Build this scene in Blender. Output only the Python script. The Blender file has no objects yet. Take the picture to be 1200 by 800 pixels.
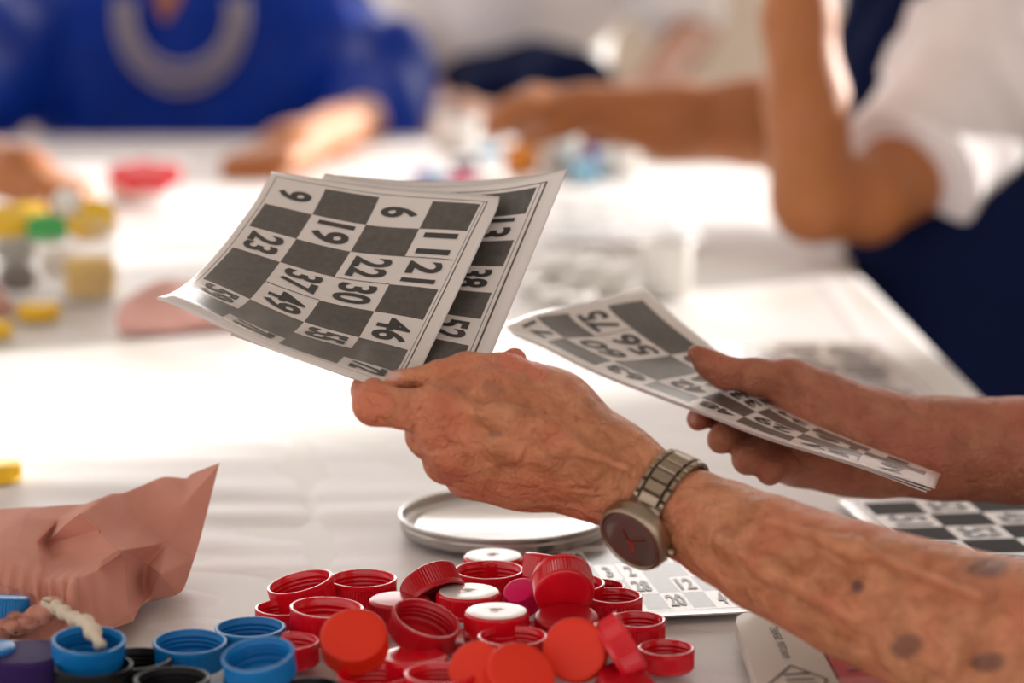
import bpy, math, random
import numpy as np
from mathutils import Vector, Matrix

# ------------------------------------------------------------------ camera, world, sun, exposure
SC = bpy.context.scene
COL = SC.collection
F = 2700.0                      # focal length in pixels of a 1200 px wide frame
PITCH = math.radians(10.06)
TZ = 0.75                       # table top height
CAMZ = TZ + 0.37
cam_d = bpy.data.cameras.new('camera')
cam = bpy.data.objects.new('camera', cam_d); COL.objects.link(cam)
cam_d.sensor_width = 36.0; cam_d.lens = F / 1200 * 36
cam.location = (0, 0, CAMZ); cam.rotation_euler = (math.pi / 2 - PITCH, 0, 0)
cam_d.dof.use_dof = True; cam_d.dof.focus_distance = 1.26; cam_d.dof.aperture_fstop = 3.9
cam_d.clip_start = 0.05
SC.camera = cam
SC.view_settings.view_transform = 'Standard'; SC.view_settings.look = 'None'
SC.view_settings.gamma = 1; SC.view_settings.use_curve_mapping = False
SC.view_settings.exposure = 0.0

world = bpy.data.worlds.new('daylight'); SC.world = world; world.use_nodes = True
wn = world.node_tree; wn.nodes.clear()
w_out = wn.nodes.new('ShaderNodeOutputWorld'); w_bg = wn.nodes.new('ShaderNodeBackground')
w_tc = wn.nodes.new('ShaderNodeTexCoord'); w_sep = wn.nodes.new('ShaderNodeSeparateXYZ')
w_map = wn.nodes.new('ShaderNodeMapRange'); w_ramp = wn.nodes.new('ShaderNodeValToRGB')
wn.links.new(w_tc.outputs['Generated'], w_sep.inputs[0])
wn.links.new(w_sep.outputs['Y'], w_map.inputs['Value'])
w_map.inputs['From Min'].default_value = -1; w_map.inputs['From Max'].default_value = 1
wn.links.new(w_map.outputs[0], w_ramp.inputs[0])
e = w_ramp.color_ramp.elements
e[0].position = 0.0; e[0].color = (0.64, 0.58, 0.555, 1)
e[1].position = 1.0; e[1].color = (1.0, 0.97, 0.94, 1)
m = w_ramp.color_ramp.elements.new(0.55); m.color = (0.62, 0.56, 0.53, 1)
wn.links.new(w_ramp.outputs[0], w_bg.inputs['Color'])
w_bg.inputs['Strength'].default_value = 2.0
wn.links.new(w_bg.outputs[0], w_out.inputs[0])

sun_d = bpy.data.lights.new('sun', 'SUN'); sun_d.energy = 9.8; sun_d.angle = math.radians(1.2)
sun_d.color = (1.0, 0.955, 0.90)
sun = bpy.data.objects.new('sun', sun_d); COL.objects.link(sun); sun.location = (4, 6, 3.5)
SUN_AZ, SUN_EL = math.radians(55), math.radians(15.5)     # from the back right, through the added side window
sdir = Vector((math.sin(SUN_AZ) * math.cos(SUN_EL), math.cos(SUN_AZ) * math.cos(SUN_EL), math.sin(SUN_EL)))
sun.rotation_euler = sdir.to_track_quat('Z', 'Y').to_euler()

# daylight entering through the back windows
win_d = bpy.data.lights.new('window_light', 'AREA'); win_d.shape = 'RECTANGLE'
win_d.size = 6.5; win_d.size_y = 1.6; win_d.energy = 140; win_d.color = (1.0, 0.97, 0.95)
win = bpy.data.objects.new('window_light', win_d); COL.objects.link(win)
win.location = (0, 7.7, 2.05); win.rotation_euler = (math.radians(-90), 0, 0)

# ------------------------------------------------------------------ helpers
CP, SP = math.cos(PITCH), math.sin(PITCH)
def ray(px, py):
    a, b = (px - 600) / F, -(py - 400) / F
    v = np.array([a, CP + b * SP, -SP + b * CP])
    return v / np.linalg.norm(v)
CAMP = np.array([0, 0, CAMZ])
def W(px, py, d): return CAMP + ray(px, py) * d
def T(px, py, z=0.0):
    r = ray(px, py); return CAMP + r * ((TZ + z - CAMZ) / r[2])
def TD(px, py, z=0.0):
    r = ray(px, py); return (TZ + z - CAMZ) / r[2]
def proj(P):
    P = np.asarray(P) - CAMP
    y = P[..., 1] * CP - P[..., 2] * SP; z = P[..., 1] * SP + P[..., 2] * CP
    return np.stack([600 + F * P[..., 0] / y, 400 - F * z / y], -1)

def tag(o, label=None, cat=None, group=None, kind=None):
    if label: o['label'] = label
    if cat: o['category'] = cat
    if group: o['group'] = group
    if kind: o['kind'] = kind
    return o
def empty(name, loc, label, cat, group=None):
    o = bpy.data.objects.new(name, None); COL.objects.link(o); o.location = Vector(loc)
    o.empty_display_size = 0.05
    return tag(o, label, cat, group)
def mesh_obj(name, V, Fc, mats, parent=None, midx=None, smooth=True, origin=None, attrs=None):
    """V in world coordinates; origin = where the object sits"""
    V = np.asarray(V, float)
    if parent is not None: org = np.array(parent['_org'])
    elif origin is not None: org = np.array(origin, float)
    else: org = np.array([(V[:, 0].min() + V[:, 0].max()) / 2, (V[:, 1].min() + V[:, 1].max()) / 2, V[:, 2].min()])
    me = bpy.data.meshes.new(name)
    me.from_pydata((V - org).tolist(), [], [tuple(int(i) for i in f) for f in Fc]); me.update()
    for mt in (mats if isinstance(mats, (list, tuple)) else [mats]): me.materials.append(mt)
    if midx is not None: me.polygons.foreach_set('material_index', np.asarray(midx, np.int32))
    me.polygons.foreach_set('use_smooth', [smooth] * len(me.polygons))
    if attrs:
        for k, a in attrs.items():
            at = me.attributes.new(k, 'FLOAT', 'POINT'); at.data.foreach_set('value', np.asarray(a, np.float32))
    o = bpy.data.objects.new(name, me); COL.objects.link(o)
    if parent is not None: o.parent = parent
    else: o.location = Vector(org)
    return o
ORG = {}
class _E(dict): pass
def thing(name, loc, label, cat, group=None):
    o = empty(name, loc, label, cat, group); ORG[o.name] = np.array(loc, float); return o
def part(name, V, Fc, mats, root, **k):
    V = np.asarray(V, float) - ORG[root.name]
    o = mesh_obj(name, V, Fc, mats, None, origin=(0, 0, 0), **k)
    o.parent = root; ORG[o.name] = ORG[root.name]
    return o

def merge(parts):
    V, Fc, M, n = [], [], [], 0
    for p in parts:
        v, f = p[0], p[1]; mi = p[2] if len(p) > 2 else 0
        V.append(np.asarray(v, float)); Fc += [tuple(i + n for i in q) for q in f]
        M += ([mi] * len(f) if np.isscalar(mi) else list(mi)); n += len(v)
    return np.concatenate(V), Fc, M

# ---- materials
def mat(name, color, rough=0.5, metal=0.0, coat=0.0, sss=0.0, spec=0.5, noise=None, bump=None, trans=0.0, alpha=1.0, sheen=0.0, coat_rough=0.1):
    m_ = bpy.data.materials.new(name); m_.use_nodes = True
    nt = m_.node_tree; b = nt.nodes['Principled BSDF']
    b.inputs['Base Color'].default_value = (*color, 1); b.inputs['Roughness'].default_value = rough
    b.inputs['Metallic'].default_value = metal; b.inputs['Coat Weight'].default_value = coat
    b.inputs['Coat Roughness'].default_value = coat_rough
    b.inputs['Specular IOR Level'].default_value = spec
    b.inputs['Transmission Weight'].default_value = trans; b.inputs['Alpha'].default_value = alpha
    b.inputs['Sheen Weight'].default_value = sheen
    if sss:
        b.inputs['Subsurface Weight'].default_value = sss
        b.inputs['Subsurface Radius'].default_value = (1.0, 0.35, 0.2); b.inputs['Subsurface Scale'].default_value = 0.006
    tc = nt.nodes.new('ShaderNodeTexCoord')
    if noise:
        c2, scale = noise[0], noise[1]
        nz = nt.nodes.new('ShaderNodeTexNoise'); nz.inputs['Scale'].default_value = scale; nz.inputs['Detail'].default_value = 5
        mx = nt.nodes.new('ShaderNodeMix'); mx.data_type = 'RGBA'
        rp = nt.nodes.new('ShaderNodeMapRange'); rp.inputs['From Min'].default_value = .35; rp.inputs['From Max'].default_value = .65
        nt.links.new(tc.outputs['Object'], nz.inputs['Vector']); nt.links.new(nz.outputs['Fac'], rp.inputs['Value'])
        nt.links.new(rp.outputs[0], mx.inputs['Factor'])
        mx.inputs['A'].default_value = (*color, 1); mx.inputs['B'].default_value = (*c2, 1)
        nt.links.new(mx.outputs['Result'], b.inputs['Base Color'])
    if bump:
        nz = nt.nodes.new('ShaderNodeTexNoise'); nz.inputs['Scale'].default_value = bump[0]; nz.inputs['Detail'].default_value = 6
        bp = nt.nodes.new('ShaderNodeBump'); bp.inputs['Strength'].default_value = bump[1]; bp.inputs['Distance'].default_value = bump[2]
        nt.links.new(tc.outputs['Object'], nz.inputs['Vector']); nt.links.new(nz.outputs['Fac'], bp.inputs['Height'])
        nt.links.new(bp.outputs[0], b.inputs['Normal'])
    return m_

def skin_mat(name, base, mottled, red, spotc, detail=1.0, bump=1.0):
    m_ = bpy.data.materials.new(name); m_.use_nodes = True
    nt = m_.node_tree; N = nt.nodes; L = nt.links; b = N['Principled BSDF']
    b.inputs['Roughness'].default_value = .52; b.inputs['Specular IOR Level'].default_value = .35
    b.inputs['Subsurface Weight'].default_value = .12
    b.inputs['Subsurface Radius'].default_value = (1.0, .35, .2); b.inputs['Subsurface Scale'].default_value = .005
    tc = N.new('ShaderNodeTexCoord')
    def noise(sc, det=5, dist=0.0):
        n = N.new('ShaderNodeTexNoise'); n.inputs['Scale'].default_value = sc; n.inputs['Detail'].default_value = det
        n.inputs['Distortion'].default_value = dist
        L.new(tc.outputs['Object'], n.inputs['Vector']); return n
    def mr(src, a, c_):
        r = N.new('ShaderNodeMapRange'); r.inputs['From Min'].default_value = a; r.inputs['From Max'].default_value = c_
        L.new(src, r.inputs['Value']); return r.outputs[0]
    def mix(fac, A, B):
        x = N.new('ShaderNodeMix'); x.data_type = 'RGBA'
        if isinstance(fac, float): x.inputs['Factor'].default_value = fac
        else: L.new(fac, x.inputs['Factor'])
        for k, v in (('A', A), ('B', B)):
            if isinstance(v, tuple): x.inputs[k].default_value = (*v, 1)
            else: L.new(v, x.inputs[k])
        return x.outputs['Result']
    c1 = mix(mr(noise(70, 6, .4).outputs['Fac'], .38, .68), base, mottled)
    mm = N.new('ShaderNodeMath'); mm.operation = 'MULTIPLY'; L.new(mr(noise(30, 4, .5).outputs['Fac'], .45, .7), mm.inputs[0]); mm.inputs[1].default_value = .55
    c2 = mix(mm.outputs[0], c1, red)
    ar = N.new('ShaderNodeAttribute'); ar.attribute_name = 'red'
    c3 = mix(ar.outputs['Fac'], c2, red)
    asp = N.new('ShaderNodeAttribute'); asp.attribute_name = 'spot'
    c4 = mix(asp.outputs['Fac'], c3, spotc)
    an = N.new('ShaderNodeAttribute'); an.attribute_name = 'nail'
    c5 = mix(an.outputs['Fac'], c4, (.72, .44, .36))
    L.new(c5, b.inputs['Base Color'])
    vor = N.new('ShaderNodeTexVoronoi'); vor.inputs['Scale'].default_value = 520; vor.feature = 'DISTANCE_TO_EDGE'
    L.new(tc.outputs['Object'], vor.inputs['Vector'])
    b1 = N.new('ShaderNodeBump'); b1.inputs['Strength'].default_value = .3 * bump; b1.inputs['Distance'].default_value = .0003
    L.new(vor.outputs['Distance'], b1.inputs['Height'])
    b2 = N.new('ShaderNodeBump'); b2.inputs['Strength'].default_value = .8 * bump; b2.inputs['Distance'].default_value = .0035
    L.new(noise(260, 8, .8).outputs['Fac'], b2.inputs['Height']); L.new(b1.outputs[0], b2.inputs['Normal'])
    b3 = N.new('ShaderNodeBump'); b3.inputs['Strength'].default_value = .75 * bump; b3.inputs['Distance'].default_value = .008
    L.new(noise(75, 4, .6).outputs['Fac'], b3.inputs['Height']); L.new(b2.outputs[0], b3.inputs['Normal'])
    L.new(b3.outputs[0], b.inputs['Normal'])
    return m_

# ---- surface from a distance field (one continuous skin)
def sdf_surface(prims, vox, k0=0.006, pad=0.012, noise=None, cut=None):
    """prims: ('c', p1, p2, r1, r2, k) tapered capsule; ('e', centre, radii, 3x3 rot, k) ellipsoid"""
    lo = np.full(3, 1e9); hi = np.full(3, -1e9)
    for p in prims:
        if p[0] == 'c':
            for q, r in ((p[1], p[3]), (p[2], p[4])): lo = np.minimum(lo, np.array(q) - r); hi = np.maximum(hi, np.array(q) + r)
        else:
            r = max(p[2]); lo = np.minimum(lo, np.array(p[1]) - r); hi = np.maximum(hi, np.array(p[1]) + r)
    lo -= pad; hi += pad
    n = np.ceil((hi - lo) / vox).astype(int) + 1
    G = np.full(n, 1.0, np.float32)
    ax = [lo[i] + vox * np.arange(n[i]) for i in range(3)]
    for p in prims:
        k = p[-1] if p[-1] is not None else k0
        if p[0] == 'c':
            a, b_ = np.array(p[1]), np.array(p[2]); rm = max(p[3], p[4])
            l2 = np.minimum(a, b_) - rm; h2 = np.maximum(a, b_) + rm
        else:
            rm = max(p[2]); l2 = np.array(p[1]) - rm; h2 = np.array(p[1]) + rm
        mg = max(k * 2.2, 0.006, vox * 3)
        i0 = np.clip(((l2 - mg - lo) / vox).astype(int), 0, n); i1 = np.clip(((h2 + mg - lo) / vox).astype(int) + 2, 0, n)
        X = ax[0][i0[0]:i1[0], None, None]; Y = ax[1][None, i0[1]:i1[1], None]; Z = ax[2][None, None, i0[2]:i1[2]]
        if p[0] == 'c':
            d = b_ - a; L2 = max(float(d @ d), 1e-12)
            t = np.clip(((X - a[0]) * d[0] + (Y - a[1]) * d[1] + (Z - a[2]) * d[2]) / L2, 0, 1)
            D = np.sqrt((X - a[0] - t * d[0]) ** 2 + (Y - a[1] - t * d[1]) ** 2 + (Z - a[2] - t * d[2]) ** 2) - (p[3] + (p[4] - p[3]) * t)
        else:
            c, r, R = np.array(p[1]), p[2], np.array(p[3])
            q = [((X - c[0]) * R[i][0] + (Y - c[1]) * R[i][1] + (Z - c[2]) * R[i][2]) / r[i] for i in range(3)]
            kk = np.sqrt(q[0] ** 2 + q[1] ** 2 + q[2] ** 2)
            D = (kk - 1) * min(r) * (0.5 + 0.5 * np.minimum(kk, 1.5))
        S = G[i0[0]:i1[0], i0[1]:i1[1], i0[2]:i1[2]]
        h = np.maximum(k - np.abs(S - D), 0) / max(k, 1e-9)
        G[i0[0]:i1[0], i0[1]:i1[1], i0[2]:i1[2]] = np.minimum(S, D) - h * h * k * .25
    if cut is not None:
        cp_, cn_ = cut; G = np.maximum(G, ((ax[0][:, None, None] - cp_[0]) * cn_[0] + (ax[1][None, :, None] - cp_[1]) * cn_[1] + (ax[2][None, None, :] - cp_[2]) * cn_[2]).astype(np.float32))
    if noise is not None:
        G += noise(ax[0][:, None, None], ax[1][None, :, None], ax[2][None, None, :]).astype(np.float32)
    return surface_nets(G, lo, vox)

def surface_nets(G, lo, vox):
    ins = G < 0
    nx, ny, nz = G.shape
    c = [ins[i:nx - 1 + i, j:ny - 1 + j, k:nz - 1 + k] for i in (0, 1) for j in (0, 1) for k in (0, 1)]
    s = np.zeros((nx - 1, ny - 1, nz - 1), np.int8)
    for q in c: s += q
    act = (s > 0) & (s < 8)
    I = np.argwhere(act); idx = -np.ones(act.shape, np.int64); idx[act] = np.arange(len(I))
    corner = [(i, j, k) for i in (0, 1) for j in (0, 1) for k in (0, 1)]
    vals = np.stack([G[I[:, 0] + i, I[:, 1] + j, I[:, 2] + k] for i, j, k in corner], 1)
    acc = np.zeros((len(I), 3)); cnt = np.zeros(len(I))
    for a in range(8):
        for b in range(a + 1, 8):
            ca, cb = np.array(corner[a]), np.array(corner[b])
            if np.abs(ca - cb).sum() != 1: continue
            va, vb = vals[:, a], vals[:, b]; m_ = (va < 0) != (vb < 0)
            t = np.where(m_, va / np.where(m_, va - vb, 1), 0)
            acc += np.where(m_[:, None], ca + t[:, None] * (cb - ca), 0); cnt += m_
    V = lo + (I + acc / cnt[:, None]) * vox
    Fs = []
    for axis in range(3):
        u, v = (axis + 1) % 3, (axis + 2) % 3
        A = [slice(None)] * 3; B = [slice(None)] * 3
        A[axis] = slice(0, G.shape[axis] - 1); B[axis] = slice(1, None)
        for q in (u, v): A[q] = slice(1, G.shape[q] - 1); B[q] = slice(1, G.shape[q] - 1)
        sa, sb = ins[tuple(A)], ins[tuple(B)]
        E = np.argwhere(sa != sb); flip = sa[sa != sb]
        E = E.copy(); E[:, u] += 1; E[:, v] += 1
        def cell(du, dv):
            q = E.copy(); q[:, u] += du; q[:, v] += dv
            return idx[q[:, 0], q[:, 1], q[:, 2]]
        q = np.stack([cell(-1, -1), cell(0, -1), cell(0, 0), cell(-1, 0)], 1)
        q[~flip] = q[~flip][:, ::-1]
        Fs.append(q)
    Fc = np.concatenate(Fs); Fc = Fc[(Fc >= 0).all(1)]
    return V, Fc

def relax(V, Fc, it=2, lam=.5):
    E = np.concatenate([Fc[:, [0, 1]], Fc[:, [1, 2]], Fc[:, [2, 3]], Fc[:, [3, 0]]]); E = np.concatenate([E, E[:, ::-1]])
    for _ in range(it):
        S = np.zeros_like(V); c = np.zeros(len(V))
        np.add.at(S, E[:, 0], V[E[:, 1]]); np.add.at(c, E[:, 0], 1)
        V = V + lam * (S / np.maximum(c, 1)[:, None] - V)
    return V

def RPX(r, d): return r * d / F
def chain(pts, k=None):
    """pts: (px,py,dist,radius px)"""
    out = []
    for a, b in zip(pts[:-1], pts[1:]):
        out.append(('c', W(*a[:3]), W(*b[:3]), RPX(a[3], a[2]), RPX(b[3], b[2]), k))
    return out
def rot_to(a, b):
    """rows: local axes (x along a, z close to b)"""
    a = np.array(a, float); a /= np.linalg.norm(a); b = np.array(b, float); b -= a * (a @ b); b /= np.linalg.norm(b)
    return np.array([a, np.cross(b, a), b])
def vnoise(P, scale, seed=0):
    """cheap smooth pseudo noise from sines, P (n,3)"""
    r = np.random.RandomState(seed); out = 0
    for i in range(7):
        d = r.randn(3); d /= np.linalg.norm(d); f = scale * r.uniform(.6, 1.7)
        out = out + np.sin(P @ d * f + r.uniform(0, 6.28) + 1.3 * np.sin(P @ r.randn(3) * f * .35 + r.uniform(0, 6)))
    return out / 7

# ---- lathe
def lathe(profile, seg=64, mats=None, knurl=None):
    """profile: (r,z[,k]) rows; k=1 rows get the grip ridges"""
    V, Fc, MI = [], [], []
    n = len(profile)
    for j, p in enumerate(profile):
        for i in range(seg):
            a = 2 * math.pi * i / seg; r = p[0]
            if knurl and len(p) > 2 and p[2]: r += knurl if i % 2 else 0
            V.append((r * math.cos(a), r * math.sin(a), p[1]))
    for j in range(n - 1):
        for i in range(seg):
            k = (i + 1) % seg
            Fc.append((j * seg + i, j * seg + k, (j + 1) * seg + k, (j + 1) * seg + i)); MI.append(mats[j] if mats else 0)
    if profile[0][0] > 1e-6: Fc.append(tuple(reversed(range(seg)))); MI.append(mats[0] if mats else 0)
    if profile[-1][0] > 1e-6: Fc.append(tuple((n - 1) * seg + i for i in range(seg))); MI.append(mats[-1] if mats else 0)
    return np.array(V), Fc, MI
def box(lo, hi):
    lo, hi = np.array(lo), np.array(hi)
    V = [(x, y, z) for x in (lo[0], hi[0]) for y in (lo[1], hi[1]) for z in (lo[2], hi[2])]
    return np.array(V, float), [(0, 1, 3, 2), (4, 6, 7, 5), (0, 4, 5, 1), (2, 3, 7, 6), (0, 2, 6, 4), (1, 5, 7, 3)]
def orient(V, n, pos, spin=0):
    n = Vector(n).normalized(); q = n.to_track_quat('Z', 'Y').to_matrix() @ Matrix.Rotation(spin, 3, 'Z')
    return np.asarray(V) @ np.array(q).T + np.array(pos)
def tube(P, r, seg=10):
    P = np.array(P, float); r = np.broadcast_to(r, (len(P),)); V, Fc = [], []
    up = np.array([0, 0, 1.0])
    for i in range(len(P)):
        t = P[min(i + 1, len(P) - 1)] - P[max(i - 1, 0)]; t /= np.linalg.norm(t)
        s = np.cross(t, up);
        if np.linalg.norm(s) < .1: s = np.cross(t, [0, 1, 0])
        s /= np.linalg.norm(s); u = np.cross(s, t)
        for k in range(seg):
            a = 2 * math.pi * k / seg; V.append(P[i] + r[i] * (math.cos(a) * s + math.sin(a) * u))
    for i in range(len(P) - 1):
        for k in range(seg):
            q = (k + 1) % seg; Fc.append((i * seg + k, i * seg + q, (i + 1) * seg + q, (i + 1) * seg + k))
    Fc.append(tuple(reversed(range(seg)))); Fc.append(tuple((len(P) - 1) * seg + k for k in range(seg)))
    return np.array(V), Fc

# ------------------------------------------------------------------ materials
M_cloth = mat('white_tablecloth', (.77, .74, .735), .5, spec=.3, bump=(60, .2, .002))
M_wall = mat('beige_wall', (.62, .53, .43), .8, noise=((.58, .49, .40), 3))
M_ceil = mat('ceiling_paint', (.75, .72, .68), .9)
M_floor = mat('floor_tile', (.42, .36, .31), .5, noise=((.36, .30, .26), 4))
M_frame = mat('window_frame_paint', (.7, .68, .64), .5)
M_red = mat('red_plastic', (.80, .005, .018), .26, coat=.6, spec=.4, noise=((.70, .004, .018), 60), bump=(300, .08, .0006))
M_orange = mat('orange_red_plastic', (.80, .036, .012), .5, coat=.0, spec=.3, bump=(260, .1, .0006))
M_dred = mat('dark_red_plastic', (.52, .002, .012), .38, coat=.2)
M_mag = mat('magenta_plastic', (.80, .003, .13), .45, spec=.3)
M_blue = mat('blue_plastic', (.003, .20, .54), .4, coat=.1, spec=.3, noise=((.003, .17, .48), 80))
M_black = mat('black_plastic', (.005, .005, .006), .42, coat=.0, spec=.22)
M_purple = mat('purple_plastic', (.035, .015, .10), .6, spec=.15)
M_white = mat('white_plastic', (.86, .85, .81), .35, coat=.2)
M_yellow = mat('yellow_plastic', (.95, .60, .015), .4)
M_green = mat('green_plastic', (.02, .42, .07), .4)
M_dgreen = mat('dark_green_plastic', (.01, .10, .05), .4)
M_tin = mat('tin_metal', (.86, .85, .84), .26, metal=.6, bump=(20, .05, .001))
M_tinrim = mat('tin_rim_metal', (.50, .48, .46), .28, metal=1.0)
M_paper = mat('card_paper', (.71, .66, .62), .55, coat=.85, coat_rough=.22, bump=(45, .10, .003))
M_ink = mat('card_ink', (.052, .045, .038), .6, coat=.85, coat_rough=.25, noise=((.075, .067, .057), 250), bump=(45, .10, .003))
M_ink2 = mat('card_ink_flat', (.035, .031, .03), .7, spec=.15)
M_digit = mat('digit_ink', (.03, .027, .024), .6, coat=.5, coat_rough=.25)
M_lam = mat('laminate_edge', (.74, .70, .67), .3, coat=.9, coat_rough=.15)
M_pink = mat('pink_cotton', (.65, .30, .225), .95, sheen=.1, spec=.05, noise=((.60, .27, .20), 25), bump=(900, .25, .0006))
M_cord = mat('cream_cord', (.72, .62, .48), .8, bump=(600, .5, .001))
M_metalw = mat('watch_titanium', (.36, .29, .215), .33, metal=1.0)
M_gapshade = mat('watch_gap_shade', (.03, .025, .02), .5, metal=.5)
M_dial = mat('watch_dial', (.10, .065, .055), .35, coat=.9, coat_rough=.08)
M_dialr = mat('watch_second_hand', (.4, .02, .02), .4)
M_skinA = skin_mat('weathered_skin', (.66, .285, .145), (.43, .160, .070), (.68, .20, .11), (.065, .032, .042))
M_skinB = skin_mat('ruddy_skin', (.46, .185, .105), (.33, .115, .062), (.48, .125, .08), (.13, .070, .065), bump=.8)
M_skinC = skin_mat('brown_skin', (.47, .175, .058), (.42, .15, .05), (.46, .17, .08), (.2, .08, .05), bump=.3)
M_skinD = skin_mat('tan_skin', (.42, .20, .11), (.38, .17, .095), (.56, .22, .14), (.2, .08, .05), bump=.3)
M_skinE = skin_mat('rosy_skin', (.60, .33, .25), (.55, .28, .21), (.62, .27, .2), (.2, .08, .05), bump=.3)
M_bluecloth = mat('blue_satin', (.003, .036, .34), .5, spec=.12, noise=((.002, .026, .26), 6))
M_navy = mat('navy_cotton', (.006, .011, .045), .9, spec=.05)
M_whitecloth = mat('white_cotton', (.90, .86, .87), .85, spec=.1)
M_greycloth = mat('pale_grey_cotton', (.90, .88, .87), .85)
M_bead = mat('pearl_bead', (.36, .32, .34), .3, coat=.3)
M_cream = mat('cream_card', (.62, .55, .46), .5, coat=.2)
M_boxred = mat('red_card', (.55, .03, .03), .5, coat=.2)
M_boxpink = mat('pink_card_edge', (.66, .16, .15), .5)
M_plink = mat('printed_black', (.03, .025, .02), .6)
M_olive = mat('olive_enamel', (.06, .06, .045), .4, coat=.2)
M_rimpale = mat('pale_rim', (.45, .43, .38), .3, metal=.6)
M_clear = mat('clear_plastic', (.9, .9, .9), .08, trans=.0, alpha=.16, spec=.6)
M_amber = mat('orange_plastic', (.75, .27, .03), .4)
M_pblue = mat('pale_blue_card', (.12, .42, .62), .5)
M_violet = mat('violet_plastic', (.16, .08, .45), .4)
M_legm = mat('table_leg_metal', (.25, .25, .25), .4, metal=.8)

# ------------------------------------------------------------------ the room
def struct(name, V, Fc, m_):
    o = mesh_obj(name, V, Fc, m_, smooth=False); o['kind'] = 'structure'; return o
X0, X1, Y0, Y1, H = -4.6, 4.6, -2.5, 7.9, 3.02
struct('floor', *box((X0, Y0, -.1), (X1, Y1 + .2, 0)), M_floor)
struct('ceiling', *box((X0, Y0, H), (X1, Y1 + .2, H + .12)), M_ceil)
SILL = 1.16
bk = [box((X0, Y1, 0), (X1, Y1 + .2, SILL)), box((X0, Y1, 2.95), (X1, Y1 + .2, H))]
for xa, xb in ((-4.6, -4.2), (.35, .75), (3.5, 4.1), (4.58, 4.6)): bk.append(box((xa, Y1, SILL), (xb, Y1 + .2, 2.95)))  # unseen right-hand pier and slot shaped to steer sun onto the blue blouse only
struct('wall_back', *merge(bk)[:2], M_wall)
SW0, SW1 = 5.0, 7.75  # unseen side opening, added and placed so the sun reaches the tables
struct('wall_right', *merge([box((X1, Y0, 0), (X1 + .2, SW0, H)), box((X1, SW1, 0), (X1 + .2, Y1 + .2, H)), box((X1, SW0, 0), (X1 + .2, SW1, SILL)), box((X1, SW0, 2.95), (X1 + .2, SW1, H))])[:2], M_wall)
struct('window_3', *merge([box((X1 + .05, SW0, SILL), (X1 + .12, SW1, SILL + .05)), box((X1 + .05, SW0, 2.90), (X1 + .12, SW1, 2.95)), box((X1 + .05, SW0, SILL), (X1 + .12, SW0 + .05, 2.95)), box((X1 + .05, SW1 - .05, SILL), (X1 + .12, SW1, 2.95))])[:2], M_frame)
for i, (a, b) in enumerate(((-4.2, .35), (.75, 3.5))):
    fr = [box((a, Y1 + .05, SILL), (b, Y1 + .12, SILL + .05)), box((a, Y1 + .05, 2.90), (b, Y1 + .12, 2.95))]
    for x in (a + .025, b - .025): fr.append(box((x - .025, Y1 + .05, SILL), (x + .025, Y1 + .12, 2.95)))
    struct('window_%d' % (i + 1), *merge(fr)[:2], M_frame)

# ------------------------------------------------------------------ tables
def cloth_table(x0, x1, y0, y1, z, label, wr=0.0, drop=.28, nx=60, ny=60, fn=None, leg=True, matc=M_cloth):
    root = thing('tablecloth', ((x0 + x1) / 2, (y0 + y1) / 2, z), label, 'tablecloth')
    xs = np.concatenate([[x0 - .012, x0 - .010], np.linspace(x0, x1, nx), [x1 + .010, x1 + .012]])
    ys = np.concatenate([[y0 - .012, y0 - .010], np.linspace(y0, y1, ny), [y1 + .010, y1 + .012]])
    V = np.zeros((len(xs), len(ys), 3)); V[..., 0] = xs[:, None]; V[..., 1] = ys[None]; V[..., 2] = z
    if fn is not None:
        V[2:-2, 2:-2, 2] += fn(V[2:-2, 2:-2, 0], V[2:-2, 2:-2, 1])
    for sl, a in (((0,), 0), ((-1,), 0)):
        V[sl[0], :, 2] = z - drop + .02 * np.sin(V[sl[0], :, 1] * 23)
        V[:, sl[0], 2] = z - drop + .02 * np.sin(V[:, sl[0], 0] * 23)
    V[1, 1:-1, 2] = V[-2, 1:-1, 2] = z - .008; V[1:-1, 1, 2] = V[1:-1, -2, 2] = z - .008
    # soft hanging folds
    V[0, :, 0] += -.02 - .015 * np.sin(ys * 17); V[-1, :, 0] += .02 + .015 * np.sin(ys * 17)
    n, m_ = V.shape[:2]
    ids = np.arange(n * m_).reshape(n, m_)
    q = np.stack([ids[:-1, :-1], ids[1:, :-1], ids[1:, 1:], ids[:-1, 1:]], -1).reshape(-1, 4)
    return root, V.reshape(-1, 3), q
def add_table(x0, x1, y0, y1, z, label_t, label_c, group, **k):
    root, V, q = cloth_table(x0, x1, y0, y1, z, label_c, **k)
    # the cloth is a thing of one mesh: drop the empty, keep the mesh
    org = ORG[root.name]; bpy.data.objects.remove(root)
    c = mesh_obj('tablecloth', V, q, M_cloth, origin=org); tag(c, label_c, 'tablecloth')
    t = thing('folding_table', ((x0 + x1) / 2, (y0 + y1) / 2, 0), label_t, 'table')
    part('tabletop', *box((x0 + .005, y0 + .005, z - .03), (x1 - .005, y1 - .005, z - .004)), M_frame, t, smooth=False)
    for lx in (x0 + .08, x1 - .08):
        for ly in (y0 + .08, y1 - .08):
            part('leg', *box((lx - .015, ly - .015, 0), (lx + .015, ly + .015, z - .03)), M_legm, t, smooth=False)
crA, crB = T(335, 425), T(378, 660)          # crease running away on the left
crC, crD = T(945, 300), T(1040, 430)         # crease beside the right edge
def seg_d(x, y, A, B):
    d = (B - A)[:2]; L = np.linalg.norm(d); n = np.array([-d[1], d[0]]) / L
    return (x - A[0]) * n[0] + (y - A[1]) * n[1]
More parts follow.
